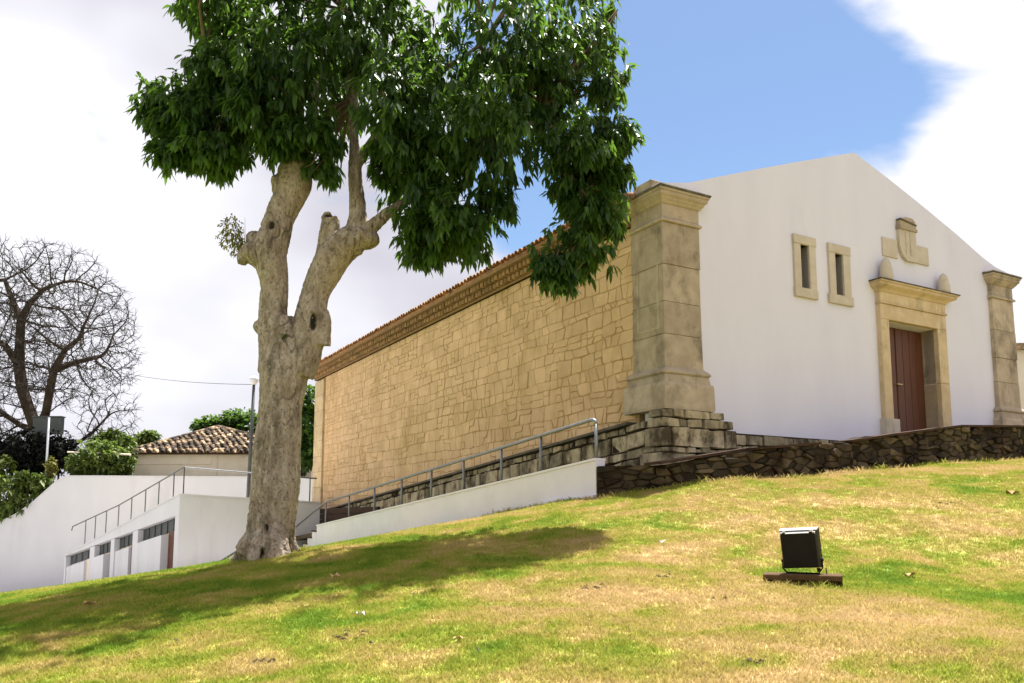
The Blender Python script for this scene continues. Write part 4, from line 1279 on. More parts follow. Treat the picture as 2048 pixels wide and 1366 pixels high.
# ------------------------------------------------------------------ tiled house behind
def house():
    y = 50.0
    el, er, ap = at(252, 902, y), at(632, 908, y), at(437, 856, y)
    zl = (el.z + er.z) / 2
    cx_ = (el.x + er.x) / 2
    hw = (er.x - el.x) / 2
    ap = at(437, 856, y + hw)
    h = thing('tiled_house', 'cream house with mossy clay tiled hip roof behind the white wall', 'house', (cx_, y + hw, bank_z(cx_)))
    P = lambda u, v, w: Vector((u, y - w, v))
    x0, x1 = el.x + 0.35, er.x - 0.35
    wb = bank_z(cx_) - 0.5
    mb = MB()
    mb.prism(lambda u, v, w: Vector((u, v, w)), [(x0, y + .35), (x1, y + .35), (x1, y + 2 * hw - .35), (x0, y + 2 * hw - .35)], wb, zl - 0.02)
    w = mb.build('wall', M['cream'], h)
    xj = at(430, 930, y).x
    MB().box(P, x0 + 0.05, xj - .35, zl - 0.72, zl - 0.06, -0.36, -0.31, 0.5, 0.01).build('wall_panel', M['cream'], w)
    MB().box(P, xj, xj + 0.03, wb, zl - 0.05, -0.36, -0.33).build('downpipe', M['framestone'], w)
    MB().box(lambda u, v, w: Vector((x0 - w, u, v)), y + 0.6, y + 3, wb, zl - 0.05, 0.001, 0.05).build('side_shutter', M['brownwood'], h)
    # hip planes
    cs = [Vector((el.x, y, zl)), Vector((er.x, y, zl)), Vector((er.x, y + 2 * hw, zl)), Vector((el.x, y + 2 * hw, zl))]
    mb = MB(); mb.add(cs + [ap] + [c - Vector((0, 0, .10)) for c in cs], [(0, 1, 4), (1, 2, 4), (2, 3, 4), (3, 0, 4), (8, 7, 6, 5), (0, 5, 6, 1), (1, 6, 7, 2), (2, 7, 8, 3), (3, 8, 5, 0)])
    roof = mb.build('roof', M['brownwood'], h)
    # barrel tile
    meshes = []
    n = 5
    for tv in (0.05, 0.25, 0.5, 0.8, 1.0):
        c, f = [], []
        for L_, r in ((0.0, 0.17), (0.50, 0.13)):
            for k in range(n + 1):
                a = math.pi * k / n; c.append((r * math.cos(a), L_, r * math.sin(a) * .95))
        m = n + 1
        for k in range(n): f.append((k, k + 1, m + k + 1, m + k))
        f.append(tuple(range(m))[::-1])
        me = bpy.data.meshes.new('clay_tile'); me.from_pydata(c, [], f)
        a_ = me.attributes.new('tint', 'FLOAT', 'POINT'); a_.data.foreach_set('value', [tv] * len(c))
        me.materials.append(M['oldtile']); meshes.append(me)
    loc0 = root_loc(roof)
    def face(p0, p1, apx, limit):
        ex = (p1 - p0); W = ex.length; ex = ex.normalized()
        mid = p0 + ex * (apx - p0).dot(ex)
        ey = (apx - mid); Ht = ey.length; ey = ey.normalized()
        ez = ex.cross(ey)
        am = (apx - p0).dot(ex)
        rows = int(Ht / 0.36)
        for r in range(rows):
            yy = r * 0.36 - 0.08
            l, rr_ = am * (yy + .1) / Ht, W - (W - am) * (yy + .1) / Ht
            u = l + 0.2
            while u < rr_ - 0.12:
                p = p0 + ex * (u + R.uniform(-.04, .04)) + ey * (yy + R.uniform(-.05, .05)) + ez * (0.0 + 0.03)
                o = newobj('clay_tile', meshes[R.randrange(5)], roof)
                tilt = Matrix.Rotation(R.uniform(-.1, .1) - 0.03, 4, 'X') @ Matrix.Rotation(R.uniform(-.08, .08), 4, 'Z')
                Mx = Matrix((ex, ey, ez)).transposed().to_4x4() @ tilt; Mx.translation = p - loc0
                o.matrix_local = Mx
                u += 0.40
    # front slope, then the short left slope near the ridge
    face(cs[0], cs[1], ap, 300)
    for a, b in ((cs[0], ap), (cs[1], ap)):
        MB().tube([a + Vector((0, -.05, .06)), b + Vector((0, 0, .1))], 0.13, 7).build('hip_ridge', M['oldtile'], roof)
house()

# ------------------------------------------------------------------ foliage tools
def leaf_arrays(base, d, length, width, droop, tint, rng):
    """folded drooping leaves: base (n,3), unit direction d (n,3) -> verts (n*8,3), tris (n*8,3), tint"""
    n = len(base)
    up = np.array([0, 0, 1.0])
    side = np.cross(d, up); l = np.linalg.norm(side, axis=1, keepdims=True)
    rnd = rng.normal(size=(n, 3)); side = np.where(l > 0.15, side / np.maximum(l, 1e-6), rnd / np.linalg.norm(rnd, axis=1, keepdims=True))
    side = side + rng.normal(size=(n, 3)) * 0.35
    side -= d * (side * d).sum(1, keepdims=True); side /= np.linalg.norm(side, axis=1, keepdims=True)
    nr = np.cross(side, d)
    V = np.zeros((n, 8, 3))
    L_ = length[:, None]; Wd = width[:, None]
    def st(s): return base + d * L_ * s - up * (L_ * droop[:, None] * s * s)
    V[:, 0] = base
    for k, (s, w, fo) in enumerate(((0.36, 0.5, 0.12), (0.72, 0.40, 0.10))):
        c = st(s)
        V[:, 1 + 3 * k] = c - side * Wd * w + nr * Wd * fo
        V[:, 2 + 3 * k] = c - nr * Wd * fo * .6
        V[:, 3 + 3 * k] = c + side * Wd * w + nr * Wd * fo
    V[:, 7] = st(1.0)
    T0 = np.array([(0, 2, 1), (0, 3, 2), (1, 2, 5), (1, 5, 4), (2, 3, 6), (2, 6, 5), (4, 5, 7), (5, 6, 7)])
    T = (np.arange(n)[:, None, None] * 8 + T0[None]).reshape(-1, 3)
    return V.reshape(-1, 3), T, np.repeat(tint, 8)


def foliage_blob(lobes, n, rng, lsize, whorl=9, shell=0.55, down=0.7, wid=0.3, carve=0.0):
    """lobes: (centre xyz, radii xyz, weight). returns leaf bases, directions, lengths, widths, droops, tints"""
    w = np.array([l[2] for l in lobes], float); w /= w.sum()
    nc = max(1, n // whorl)
    idx = rng.choice(len(lobes), nc, p=w)
    C = np.array([l[0] for l in lobes])[idx]; Rr = np.array([l[1] for l in lobes])[idx]
    dirs = rng.normal(size=(nc, 3)); dirs /= np.linalg.norm(dirs, axis=1, keepdims=True)
    rad = shell + (1 - shell) * rng.random(nc) ** 0.7
    rad *= 1 + 0.13 * rng.normal(size=nc)
    cen = C + dirs * Rr * rad[:, None]
    if carve:
        # leave irregular hollows between the shoots so that light and sky come through
        nv = np.array([mnoise.noise(Vector(c * carve)) + 0.5 * mnoise.noise(Vector(c * carve * 2.3)) for c in cen])
        ok = nv > -0.22 - 0.1 * (cen[:, 0] < -3.6)
        cen, dirs = cen[ok], dirs[ok]
        nc = len(cen)
    base = np.repeat(cen, whorl, 0) + rng.normal(size=(nc * whorl, 3)) * lsize * 0.18
    d = rng.normal(size=(nc * whorl, 3)); d /= np.linalg.norm(d, axis=1, keepdims=True)
    d = d + np.repeat(dirs, whorl, 0) * 0.6 + np.array([0, 0, -down * 1.2])
    d /= np.linalg.norm(d, axis=1, keepdims=True)
    ln = lsize * rng.uniform(0.5, 1.3, nc * whorl)
    ct = np.clip(rng.normal(0.42, 0.24, nc) + (0.25 * np.array([mnoise.noise(Vector(c * 0.9)) for c in cen]) if carve else 0), 0, 1)
    ti = np.clip(np.repeat(ct, whorl) + rng.normal(0, .1, nc * whorl), 0, 1)
    return base, d, ln, ln * wid * rng.uniform(.8, 1.2, nc * whorl), rng.uniform(0.1, 0.5, nc * whorl), ti


def mesh_obj(name, V, T, ti, mat, parent=None, base=(0, 0, 0)):
    loc = root_loc(parent) if parent is not None else Vector(base)
    me = tri_mesh(name, np.asarray(V) - np.array(loc), T, mat, tint=ti)
    o = newobj(name, me, parent)
    if parent is None: o.location = loc
    return o


# ------------------------------------------------------------------ the big tree
TD = 13.0
tfoot = at(530, 1118, TD); tfoot.z = tz(tfoot.x, tfoot.y)
tree = thing('shade_tree', 'big pollarded tree with thick pale forked trunk and drooping dark leaves', 'tree', tfoot)

def tp(px, py, dy=0.0):
    return at(px, py, TD + dy)

def build_trunk():
    k = TD / 1645.0 * 0.91
    mb = MB()
    def limb(pts, n=16):
        # pts: (px,py,radius_px,dy)
        P_ = [tp(a, b, d) for a, b, r, d in pts]
        # subdivide with catmull-rom for smooth swelling
        out, rad = [], []
        for i in range(len(P_) - 1):
            p0, p1, p2, p3 = P_[max(i - 1, 0)], P_[i], P_[i + 1], P_[min(i + 2, len(P_) - 1)]
            r1, r2 = pts[i][2], pts[i + 1][2]
            for s in (0, .25, .5, .75):
                q = 0.5 * ((2 * p1) + (p2 - p0) * s + (2 * p0 - 5 * p1 + 4 * p2 - p3) * s * s + (3 * p1 - p0 - 3 * p2 + p3) * s ** 3)
                ss = s * s * (3 - 2 * s)
                out.append(q); rad.append((r1 + (r2 - r1) * ss) * k)
        out.append(P_[-1]); rad.append(pts[-1][2] * k)
        mb.tube(out, rad, n)
    limb([(536, 1150, 62, 0.1), (536, 1112, 60, 0.1), (544, 1060, 53, 0.05), (550, 980, 50, 0), (555, 900, 50, 0), (560, 820, 48, 0), (568, 750, 53, 0), (566, 690, 44, 0), (558, 640, 34, 0)])
    # roots
    for px, py, dy, r in ((478, 1122, 0.0, 17), (492, 1095, -0.15, 22), (560, 1125, -0.35, 26), (515, 1122, -0.30, 22), (592, 1108, 0.1, 16), (500, 1110, 0.35, 22), (575, 1105, 0.45, 24)):
        limb([(535, 1030, 26, 0.1), ((535 + px) / 2, 1075, r + 4, dy * .6), (px, py, r, dy), (px + (px - 535) * .15, py + 18, r * .6, dy * 1.3)], 10)
    # left stem
    limb([(555, 740, 44, 0), (547, 680, 34, 0), (546, 620, 31, 0), (550, 570, 31, 0), (543, 530, 36, -.02), (540, 500, 41, -.02), (552, 465, 37, 0), (560, 435, 33, .02), (576, 400, 37, .05), (588, 368, 41, .05), (590, 340, 38, .05), (588, 318, 28, .05), (582, 285, 18, .1)])
    limb([(530, 520, 30, -.05), (503, 505, 28, -.08), (489, 515, 20, -.08), (483, 530, 10, -.08)], 12)
    limb([(525, 500, 26, 0), (510, 480, 24, .05), (500, 468, 12, .08)], 12)
    limb([(530, 660, 20, 0), (517, 652, 15, 0), (509, 648, 8, 0)], 10)
    limb([(560, 380, 20, 0), (553, 362, 13, -.05), (549, 352, 6, -.05)], 10)
    # right stem
    limb([(590, 745, 42, 0), (612, 690, 38, -.02), (620, 640, 35, -.02), (629, 590, 32, 0), (648, 545, 36, 0), (668, 510, 38, 0), (695, 488, 36, 0), (722, 478, 34, .02), (738, 482, 26, .02), (748, 492, 16, .02)])
    limb([(650, 530, 30, 0), (655, 490, 24, 0), (660, 455, 22, -.02), (662, 436, 20, -.02), (665, 430, 13, -.02)], 12)
    limb([(700, 490, 30, 0), (716, 455, 25, .03), (716, 420, 19, .05), (711, 370, 16, .05), (709, 300, 13, .1), (704, 200, 12, .15), (700, 110, 11, .2), (690, 0, 10, .3), (680, -120, 8, .3)], 12)
    limb([(642, 690, 24, -.06), (650, 650, 16, -.1), (648, 620, 10, -.1)], 10)
    limb([(725, 470, 20, 0), (770, 430, 14, 0), (830, 390, 12, .1), (900, 330, 10, .2), (980, 270, 8, .3), (1080, 250, 7, .2), (1150, 290, 5, .1), (1185, 370, 4, .05), (1170, 470, 3, 0)], 10)
    limb([(712, 330, 13, .05), (770, 250, 10, .2), (860, 160, 8, .3), (960, 90, 6, .4)], 8)
    limb([(585, 320, 22, .05), (560, 270, 14, -.1), (500, 210, 11, -.2), (420, 170, 8, -.2), (350, 190, 5, -.2)], 10)
    limb([(586, 310, 20, .05), (620, 230, 13, .4), (640, 120, 10, .8), (640, -40, 8, 1.0)], 10)
    me = bpy.data.meshes.new('trunk')
    me.from_pydata([tuple(Vector(v) - tfoot) for v in mb.v], [], mb.f)
    o = bpy.data.objects.new('trunk_tmp', me); COL.objects.link(o)
    rm = o.modifiers.new('r', 'REMESH'); rm.mode = 'VOXEL'; rm.voxel_size = 0.019
    sm = o.modifiers.new('s', 'SMOOTH'); sm.iterations = 3; sm.factor = 0.5
    dg = bpy.context.evaluated_depsgraph_get(); dg.update()
    me2 = bpy.data.meshes.new_from_object(o.evaluated_get(dg))
    bpy.data.objects.remove(o); bpy.data.meshes.remove(me)
    n = len(me2.vertices)
    co = np.empty(n * 3, np.float32); me2.vertices.foreach_get('co', co); co = co.reshape(-1, 3)
    no = np.empty(n * 3, np.float32); me2.vertices.foreach_get('normal', no); no = no.reshape(-1, 3)
    crack = np.zeros(n, np.float32)
    holes_ = [(tp(634, 650) - tfoot, 0.055, 0.16), (tp(552, 461) - tfoot, 0.06, 0.085), (tp(545, 1055) - tfoot, 0.03, 0.06), (tp(528, 1106, -.3) - tfoot, 0.022, 0.10), (tp(660, 436) - tfoot, .10, .05)]
    disp = np.zeros(n)
    for i in range(n):
        p = Vector(co[i]); 
        q = Vector((p.x * 5.5, p.y * 5.5, p.z * 2.2))
        a = mnoise.noise(Vector((p.x * 2.2, p.y * 2.2, p.z * 1.3))) * 0.030
        b = mnoise.noise(q) * 0.013
        low = max(0.0, min(1.0, (1.6 - p.z) / 1.6))
        r = abs(mnoise.noise(Vector((p.x * 7 + 3, p.y * 7, p.z * 2.4 + 1))))
        ck = max(0.0, 1 - r / 0.07)
        mask = max(0, min(1, mnoise.noise(Vector((p.x * 1.7, p.y * 1.7 + 5, p.z * 1.2))) * 2.2 + (0.35 if p.z < 3.9 else 0.75)))
        ck *= mask
        c2 = abs(mnoise.noise(Vector((p.x * 16, p.y * 16, p.z * 9))))
        fine = (mnoise.noise(Vector((p.x * 22, p.y * 22, p.z * 14))) * 0.012 + mnoise.noise(Vector((p.x * 45, p.y * 45, p.z * 26))) * 0.007) * (0.7 + low * 1.2)
        d = a + b + fine - ck * 0.022 - max(0, 1 - c2 / .06) * 0.006 * (0.4 + low)
        crack[i] = ck * 0.75 + max(0, 1 - c2 / .07) * 0.35 * (0.35 + low * .8)
        if no[i][1] < 0.2:
            for hc, hx, hz in holes_:
                e = ((p.x - hc.x) / hx) ** 2 + ((p.z - hc.z) / hz) ** 2
                if e < 2.6:
                    if e < 1: d -= 0.07 * (1 - e); crack[i] = max(crack[i], min(1, (1 - e) * 2.5))
                    else: d += 0.02 * math.exp(-((e - 1.5) / .5) ** 2)
        disp[i] = d
    co2 = co + no * disp[:, None]
    me2.vertices.foreach_set('co', co2.astype(np.float32).ravel())
    a_ = me2.attributes.new('crack', 'FLOAT', 'POINT'); a_.data.foreach_set('value', np.clip(crack, 0, 1).astype(np.float32))
    me2.polygons.foreach_set('use_smooth', [True] * len(me2.polygons))
    me2.materials.clear(); me2.materials.append(M['bark'])
    me2.name = 'trunk'
    newobj('trunk', me2, tree)

build_trunk()

def build_crown():
    rng = np.random.default_rng(31)
    k = TD / 1645.0
    # (px, py, rx, ry, depth offset, depth radius m, weight)
    L_ = [(385, 235, 112, 95, -0.2, 0.9, 1.0), (330, 215, 62, 45, 0.0, 0.5, .35), (455, 260, 70, 75, 0.3, .8, .45), (420, 300, 80, 45, -.2, .6, .4), (350, 300, 62, 45, -.1, .5, .4), (400, 325, 70, 30, 0, .5, .35), (300, 215, 40, 35, 0, .4, .15),
          (480, 70, 95, 95, 0.2, 1.1, .9), (430, 130, 60, 55, -.4, .6, .35), (560, 120, 110, 110, -0.8, 1.0, 1.0), (560, 235, 85, 60, 0.5, .8, .5), (600, 40, 120, 110, 0.6, 1.2, .8),
          (660, 190, 90, 120, 0.9, .9, .7), (665, 320, 38, 48, 0.5, .4, .15), (630, 265, 60, 55, -.5, .5, .3), (570, 275, 75, 42, -.45, .5, .45), (640, 325, 42, 42, -.35, .35, .2), (500, 200, 60, 60, -.7, .5, .4),
          (740, 60, 110, 120, -0.5, 1.2, 1.0), (800, 200, 95, 120, -0.9, 1.0, 1.0), (790, 330, 55, 85, 0.2, .7, .5), (850, 330, 95, 130, -0.3, 1.0, 1.2),
          (880, 440, 95, 80, -0.2, .9, 1.0), (850, 490, 60, 40, 0, .5, .35), (945, 460, 70, 65, .2, .7, .6), (1000, 410, 40, 60, 0.1, .5, .3), (900, 130, 130, 130, 0.2, 1.3, 1.1),
          (980, 260, 110, 120, -0.6, 1.1, 1.1), (1040, 90, 120, 110, -0.4, 1.2, 1.0), (1100, 200, 110, 110, 0.2, 1.1, 1.0), (1150, 300, 85, 80, -.3, .8, .8),
          (1180, 70, 80, 80, 0.2, .9, .6), (1215, 160, 50, 55, 0, .6, .3), (1230, 265, 52, 50, -.1, .5, .35), (1205, 345, 62, 60, 0.1, .6, .5), (1190, 420, 68, 50, 0, .5, .5),
          (1145, 500, 78, 55, -.1, .5, .55), (1120, 555, 40, 30, 0, .3, .15), (1225, 25, 50, 40, .3, .5, .2), (1100, 520, 40, 40, -.1, .35, .25), (1235, 440, 35, 40, 0, .35, .25), (1170, 370, 90, 60, .2, .6, .6),
          # above the frame
          (420, -70, 110, 90, -.8, 1.0, .5), (560, -160, 150, 100, -1.9, 1.0, .6), (400, 20, 60, 50, .6, .8, .25),
          (560, -90, 150, 110, 0.2, 1.5, .7), (760, -120, 170, 130, 0.1, 1.8, .8), (980, -100, 160, 120, 0.2, 1.6, .7), (1120, -50, 110, 90, 0.5, 1.0, .4), (780, -260, 170, 90, .3, 1.5, .5),
          (760, 120, 200, 120, 2.0, .8, .7), (1000, 180, 170, 120, 1.6, .8, .6), (520, 160, 110, 90, 1.5, .7, .4)]
    lobes = []
    for px, py, rx, ry, dy, rz, w in L_:
        p = tp(px, py, dy)
        lobes.append((np.array(p), np.array((rx * k, rz, ry * k)) * 0.93, w))
    b, d, ln, wd, dr, ti = foliage_blob(lobes, 84000, rng, 0.170, whorl=10, shell=0.22, down=0.95, wid=0.33, carve=1.25)
    # younger, lighter-tinted leaves at random on the crown's right side
    ti = np.clip(ti + 0.35 * (b[:, 0] > 0.5) * (rng.random(len(ti)) < 0.25), 0, 1)
    # largest in view = nearest to the camera inside the frame
    u = b[:, 0] / b[:, 1] * FPX + CX; vv = 1037 - (b[:, 2] - EYE) / b[:, 1] * 1649
    dist = np.linalg.norm(b - np.array((0, 0, EYE)), axis=1) / ln
    dist = np.where((vv > 5) & (u > 5), dist, 1e9)
    order = np.argsort(dist)
    big, rest = order[:300], order[300:]
    V, T, tt = leaf_arrays(b[rest], d[rest], ln[rest], wd[rest], dr[rest], ti[rest], rng)
    crown = mesh_obj('crown', V, T, tt, M['leaf'], tree)
    V, T, tt = leaf_arrays(b[big], d[big], ln[big], wd[big], dr[big], ti[big], rng)
    T0 = T[:8]
    for i in range(300):
        mesh_obj('leaf', V[i * 8:i * 8 + 8], T0, tt[i * 8:i * 8 + 8], M['leaf'], crown)
    # twigs inside the crown
    mb = MB(); rr = random.Random(5)
    hubs = [tp(*q) for q in ((704, 200, .15), (690, 20, .3), (640, 120, .8), (860, 160, .3), (960, 95, .4), (1160, 300, .1), (1180, 400, .05), (1165, 480, 0), (980, 270, .3), (830, 390, .1), (1080, 230, .2), (420, 175, -.2), (500, 215, -.2), (700, 110, .2))]
    for c, r, w in lobes:
        c = Vector(c)
        h = min(hubs, key=lambda q: (q - c).length)
        for _ in range(3):
            e = c + Vector((rr.uniform(-.5, .5) * r[0], rr.uniform(-.5, .5) * r[1], rr.uniform(-.6, .3) * r[2]))
            m_ = (h + e) / 2 + Vector((rr.uniform(-.2, .2), rr.uniform(-.2, .2), rr.uniform(0, .3)))
            mb.tube([h, m_, e, e + Vector((rr.uniform(-.2, .2), rr.uniform(-.2, .2), -rr.uniform(.05, .3)))], [.035, .022, .012, .004], 5)
    mb.build('branch', M['limb'], tree)
    # tuft of young shoots sprouting from the left knob
    lob = [(np.array(tp(462, 462, -.05)), np.array((26 * k, .18, 34 * k)), 1), (np.array(tp(474, 490, -.05)), np.array((20 * k, .14, 24 * k)), .8), (np.array(tp(445, 480, -.05)), np.array((12 * k, .1, 18 * k)), .2)]
    b, d, ln, wd, dr, ti = foliage_blob(lob, 620, rng, 0.062, whorl=5, shell=.2, down=.2, wid=.4)
    V, T, tt = leaf_arrays(b, d, ln, wd, dr, ti, rng)
    sp = mesh_obj('sprouting_shoots', V, T, tt, M['yellowleaf'], tree)
    sp['label'] = 'yellow green shoots sprouting from the cut knob'
    mb = MB()
    for _ in range(14):
        a = tp(490, 505, -.05); e = tp(rr.uniform(435, 490), rr.uniform(425, 500), -.05 + rr.uniform(-.1, .1))
        mb.tube([a, (a + e) / 2 + Vector((0, 0, .03)), e], [.006, .004, .002], 4)
    mb.build('shoot_stem', M['limb'], sp)
    # moss on the trunk
    lob = [(np.array(tp(567, 668, -.27)), np.array((7 * k, .03, 14 * k)), 1), (np.array(tp(575, 312, -.15)), np.array((25 * k, .15, 16 * k)), 1.5)]
    b, d, ln, wd, dr, ti = foliage_blob(lob, 260, rng, 0.04, whorl=5, shell=.2, down=.2, wid=.5)
    V, T, tt = leaf_arrays(b, d, ln, wd, dr, ti, rng)
    mesh_obj('moss', V, T, tt, M['shrubleaf'], tree)
build_crown()

# ------------------------------------------------------------------ the bare tree at the left
def bare_tree():
    rng = np.random.default_rng(4)
    y = 51.0
    foot = at(88, 960, y); foot.z = bank_z(foot.x) - .3
    o = thing('bare_tree', 'leafless dark tree with a wide crown of fine twigs at the far left', 'tree', foot)
    k = y / 1645.0
    att = []
    cen = at(58, 690, y)
    while len(att) < 6000:
        d = rng.normal(size=3); d /= np.linalg.norm(d)
        r = rng.random() ** (1 / 2.4)
        p = np.array(cen) + d * r * np.array((222 * k, 150 * k, 222 * k))
        if p[2] < at(0, 800, y).z and abs(p[0] - foot.x) < 2.0: continue
        att.append(p)
    # the low sweeping branch at lower right
    for _ in range(140):
        s = rng.random()
        q = at(160 + 115 * s, 880 - 50 * s + rng.normal() * (8 + 18 * s), y + rng.normal() * .6); att.append(np.array(q))
    att = np.array(att)
    nodes = [np.array(foot)]; par = [-1]
    def add(p, pr): nodes.append(np.array(p)); par.append(pr); return len(nodes) - 1
    def chain(start, pts):
        i = start
        for q in pts: i = add(q, i)
        return i
    Pp = lambda a, b, d=0: np.array(at(a, b, y + d))
    t = chain(0, [Pp(86, 930), Pp(82, 895), Pp(78, 865)])
    l = chain(t, [Pp(60, 825, .2), Pp(45, 780, .3), Pp(38, 730, .3), Pp(40, 680, .2), Pp(42, 640, .1)])
    r = chain(t, [Pp(92, 825, -.2), Pp(100, 780, -.4), Pp(108, 740, -.5)])
    chain(l, [Pp(60, 605), Pp(85, 580, -.3)]); chain(l, [Pp(25, 600, .4), Pp(10, 560, .6)])
    chain(r, [Pp(130, 700, -.6), Pp(160, 675, -.8)]); chain(r, [Pp(150, 725, .4), Pp(190, 715, .6)])
    chain(t, [Pp(40, 850, .4), Pp(10, 830, .6), Pp(-30, 800, .8)])
    chain(l - 2, [Pp(10, 690, -.6), Pp(-30, 670, -1)])
    chain(1, [Pp(120, 915, .3), Pp(150, 890, .4), Pp(185, 865, .4)])
    D, di, dk = 0.34, 3.0, 0.42
    alive = np.ones(len(att), bool)
    for it in range(60):
        N_ = np.array(nodes)
        A_ = att[alive]
        if len(A_) == 0: break
        a32, n32 = (A_ - N_[0]).astype(np.float32), (N_ - N_[0]).astype(np.float32)
        d2 = np.maximum((a32 ** 2).sum(1)[:, None] + (n32 ** 2).sum(1)[None] - 2 * a32 @ n32.T, 0)
        near = d2.argmin(1); dm = np.sqrt(d2[np.arange(len(A_)), near])
        ok = dm < 4.5
        grow = {}
        for i in np.where(ok)[0]:
            v = A_[i] - N_[near[i]]; v /= np.linalg.norm(v) + 1e-9
            grow.setdefault(near[i], []).append(v)
        if not grow: break
        for j, vs_ in grow.items():
            v = np.sum(vs_, 0) + rng.normal(size=3) * .16 * len(vs_) ** .5
            v /= np.linalg.norm(v) + 1e-9
            add(N_[j] + v * D, j)
        N2 = np.array(nodes)
        idx = np.where(alive)[0]
        a32, n32 = (att[idx] - N_[0]).astype(np.float32), (N2[len(N_):] - N_[0]).astype(np.float32)
        dd = np.sqrt(np.maximum((a32 ** 2).sum(1)[:, None] + (n32 ** 2).sum(1)[None] - 2 * a32 @ n32.T, 0)).min(1)
        alive[idx[dd < dk]] = False
        if len(nodes) > 13000: break
    n = len(nodes)
    ch = [[] for _ in range(n)]
    for i in range(1, n): ch[par[i]].append(i)
    rad = np.zeros(n)
    for i in range(n - 1, -1, -1):
        if not ch[i]: rad[i] = 0.0165
        else: rad[i] = sum(rad[c] ** 2.15 for c in ch[i]) ** (1 / 2.15)
    rad = np.minimum(rad, 0.62)
    thick, thin = MB(), MB()
    for i in range(1, n):
        a, b_ = nodes[par[i]], nodes[i]
        r0, r1 = min(rad[par[i]], rad[i] * 1.5), rad[i]
        mb = thick if r1 > 0.05 else thin
        mb.tube([a, b_], [r0, r1], 7 if r1 > .05 else 4, caps=False)
    # twig sprays at the tips
    rr = random.Random(9)
    for i in range(1, n):
        if rad[i] < 0.034:
            a = Vector(nodes[i]); d = (a - Vector(nodes[par[i]])).normalized()
            for _ in range(2 if ch[i] else 4):
                e = a + (d + Vector((rr.gauss(0, .6), rr.gauss(0, .6), rr.gauss(0.05, .6)))).normalized() * rr.uniform(.25, .7)
                m_ = (a + e) / 2 + Vector((rr.gauss(0, .05), rr.gauss(0, .05), rr.gauss(0, .05)))
                thin.tube([a, m_, e], [.013, .011, .008], 3, caps=False)
    thick.build('trunk', M['barebark'], o, smooth=True)
    thin.build('crown', M['twig'], o)
bare_tree()

# ------------------------------------------------------------------ shrubs, garden plants, far trees
def shrub(name, label, cat, lobes_px, depth, nleaf, lsize, mat, seed, group=None, stem=True, shell=.45, zbase=None, down=.1, wid=.55):
    rng = np.random.default_rng(seed)
    k = depth / 1645.0
    lobes = [(np.array(at(px, py, depth + dy)), np.array((rx * k, max(.4, min(rx, ry) * k * .9), ry * k)), rx * ry) for px, py, rx, ry, dy in lobes_px]
    cx_ = float(np.mean([l[0][0] for l in lobes])); zb = zbase if zbase is not None else bank_z(cx_)
    o = thing(name, label, cat, (cx_, depth, zb), group)
    b, d, ln, wd, dr, ti = foliage_blob(lobes, nleaf, rng, lsize, whorl=7, shell=shell, down=down, wid=wid)
    V, T, tt = leaf_arrays(b, d, ln, wd, dr, ti, rng)
    mesh_obj('crown', V, T, tt, mat, o)
    mb = MB(); rr = random.Random(seed)
    for c, r, w in lobes:
        g = Vector((cx_ + rr.uniform(-.2, .2), depth, zb - .2)); c = Vector(c)
        mb.tube([g, (g + c) / 2 + Vector((rr.uniform(-.1, .1), 0, 0)), c], [.07, .05, .02], 6)
    mb.build('trunk', M['limb'], o)
    return o

shrub('shrub', 'rounded pale green shrub left of the tiled house', 'shrub', [(200, 915, 45, 35, 0), (165, 930, 30, 25, 0), (235, 925, 35, 30, .4)], 47.6, 5200, 0.26, M['shrubleaf'], 101, 'shrubs behind the white wall')
shrub('shrub', 'olive topped shrub higher up behind the pale green one', 'shrub', [(215, 885, 38, 22, 0), (250, 900, 25, 30, 0), (225, 875, 22, 16, 0)], 50.5, 3600, 0.24, M['shrubleaf'], 102, 'shrubs behind the white wall')
shrub('far_tree', 'small round green tree just left of the tiled roof', 'tree', [(297, 876, 20, 13, 0), (280, 888, 16, 12, 0)], 64, 2200, 0.30, M['shrubleaf'], 103, 'far trees')
shrub('far_tree', 'broad green tree rising behind the tiled roof', 'tree', [(470, 848, 48, 30, 0), (415, 852, 32, 20, 0), (500, 860, 40, 35, 0), (445, 862, 40, 20, 0)], 66, 6200, 0.34, M['leaf'], 104, 'far trees', down=.0)
shrub('far_tree', 'dark tree showing in the gap between trunk and church', 'tree', [(592, 850, 40, 70, 0), (606, 800, 30, 40, 0), (588, 920, 45, 35, 0), (622, 870, 30, 60, .5)], 47.5, 5200, 0.30, M['leaf'], 105, 'far trees', zbase=0.0)
shrub('dark_shrub', 'black-leaved dense shrub under the bare tree', 'shrub', [(60, 903, 66, 42, 0), (112, 900, 42, 36, 0), (20, 900, 30, 32, .3), (80, 935, 45, 22, 0)], 48.6, 9000, 0.26, M['darkleaf'], 106, shell=.1)  # the leaf colour itself is near black
shrub('garden_plant', 'broad leaved bright green plant on the wall top beside the white pole', 'plant', [(52, 968, 26, 20, 0), (85, 966, 22, 14, 0)], 46.6, 700, 0.42, M['shrubleaf'], 107, 'garden plants on the bank', wid=.45)
shrub('garden_plant', 'bushy green plant spilling over the wall at the frame edge', 'plant', [(12, 990, 30, 40, -.2), (40, 1005, 28, 20, -.3), (0, 1020, 26, 16, -.3)], 46.4, 1200, 0.34, M['shrubleaf'], 108, 'garden plants on the bank', wid=.4)
shrub('garden_plant', 'tall pale green plant at the left edge under the dark shrub', 'plant', [(8, 935, 16, 30, 0), (-5, 960, 20, 25, 0)], 47.2, 600, 0.30, M['shrubleaf'], 109, 'garden plants on the bank')
shrub('garden_plant', 'small yellowish bush right of the white pole', 'plant', [(102, 925, 7, 16, 0), (104, 945, 6, 10, 0)], 47.0, 240, 0.2, M['yellowleaf'], 110, 'garden plants on the bank')

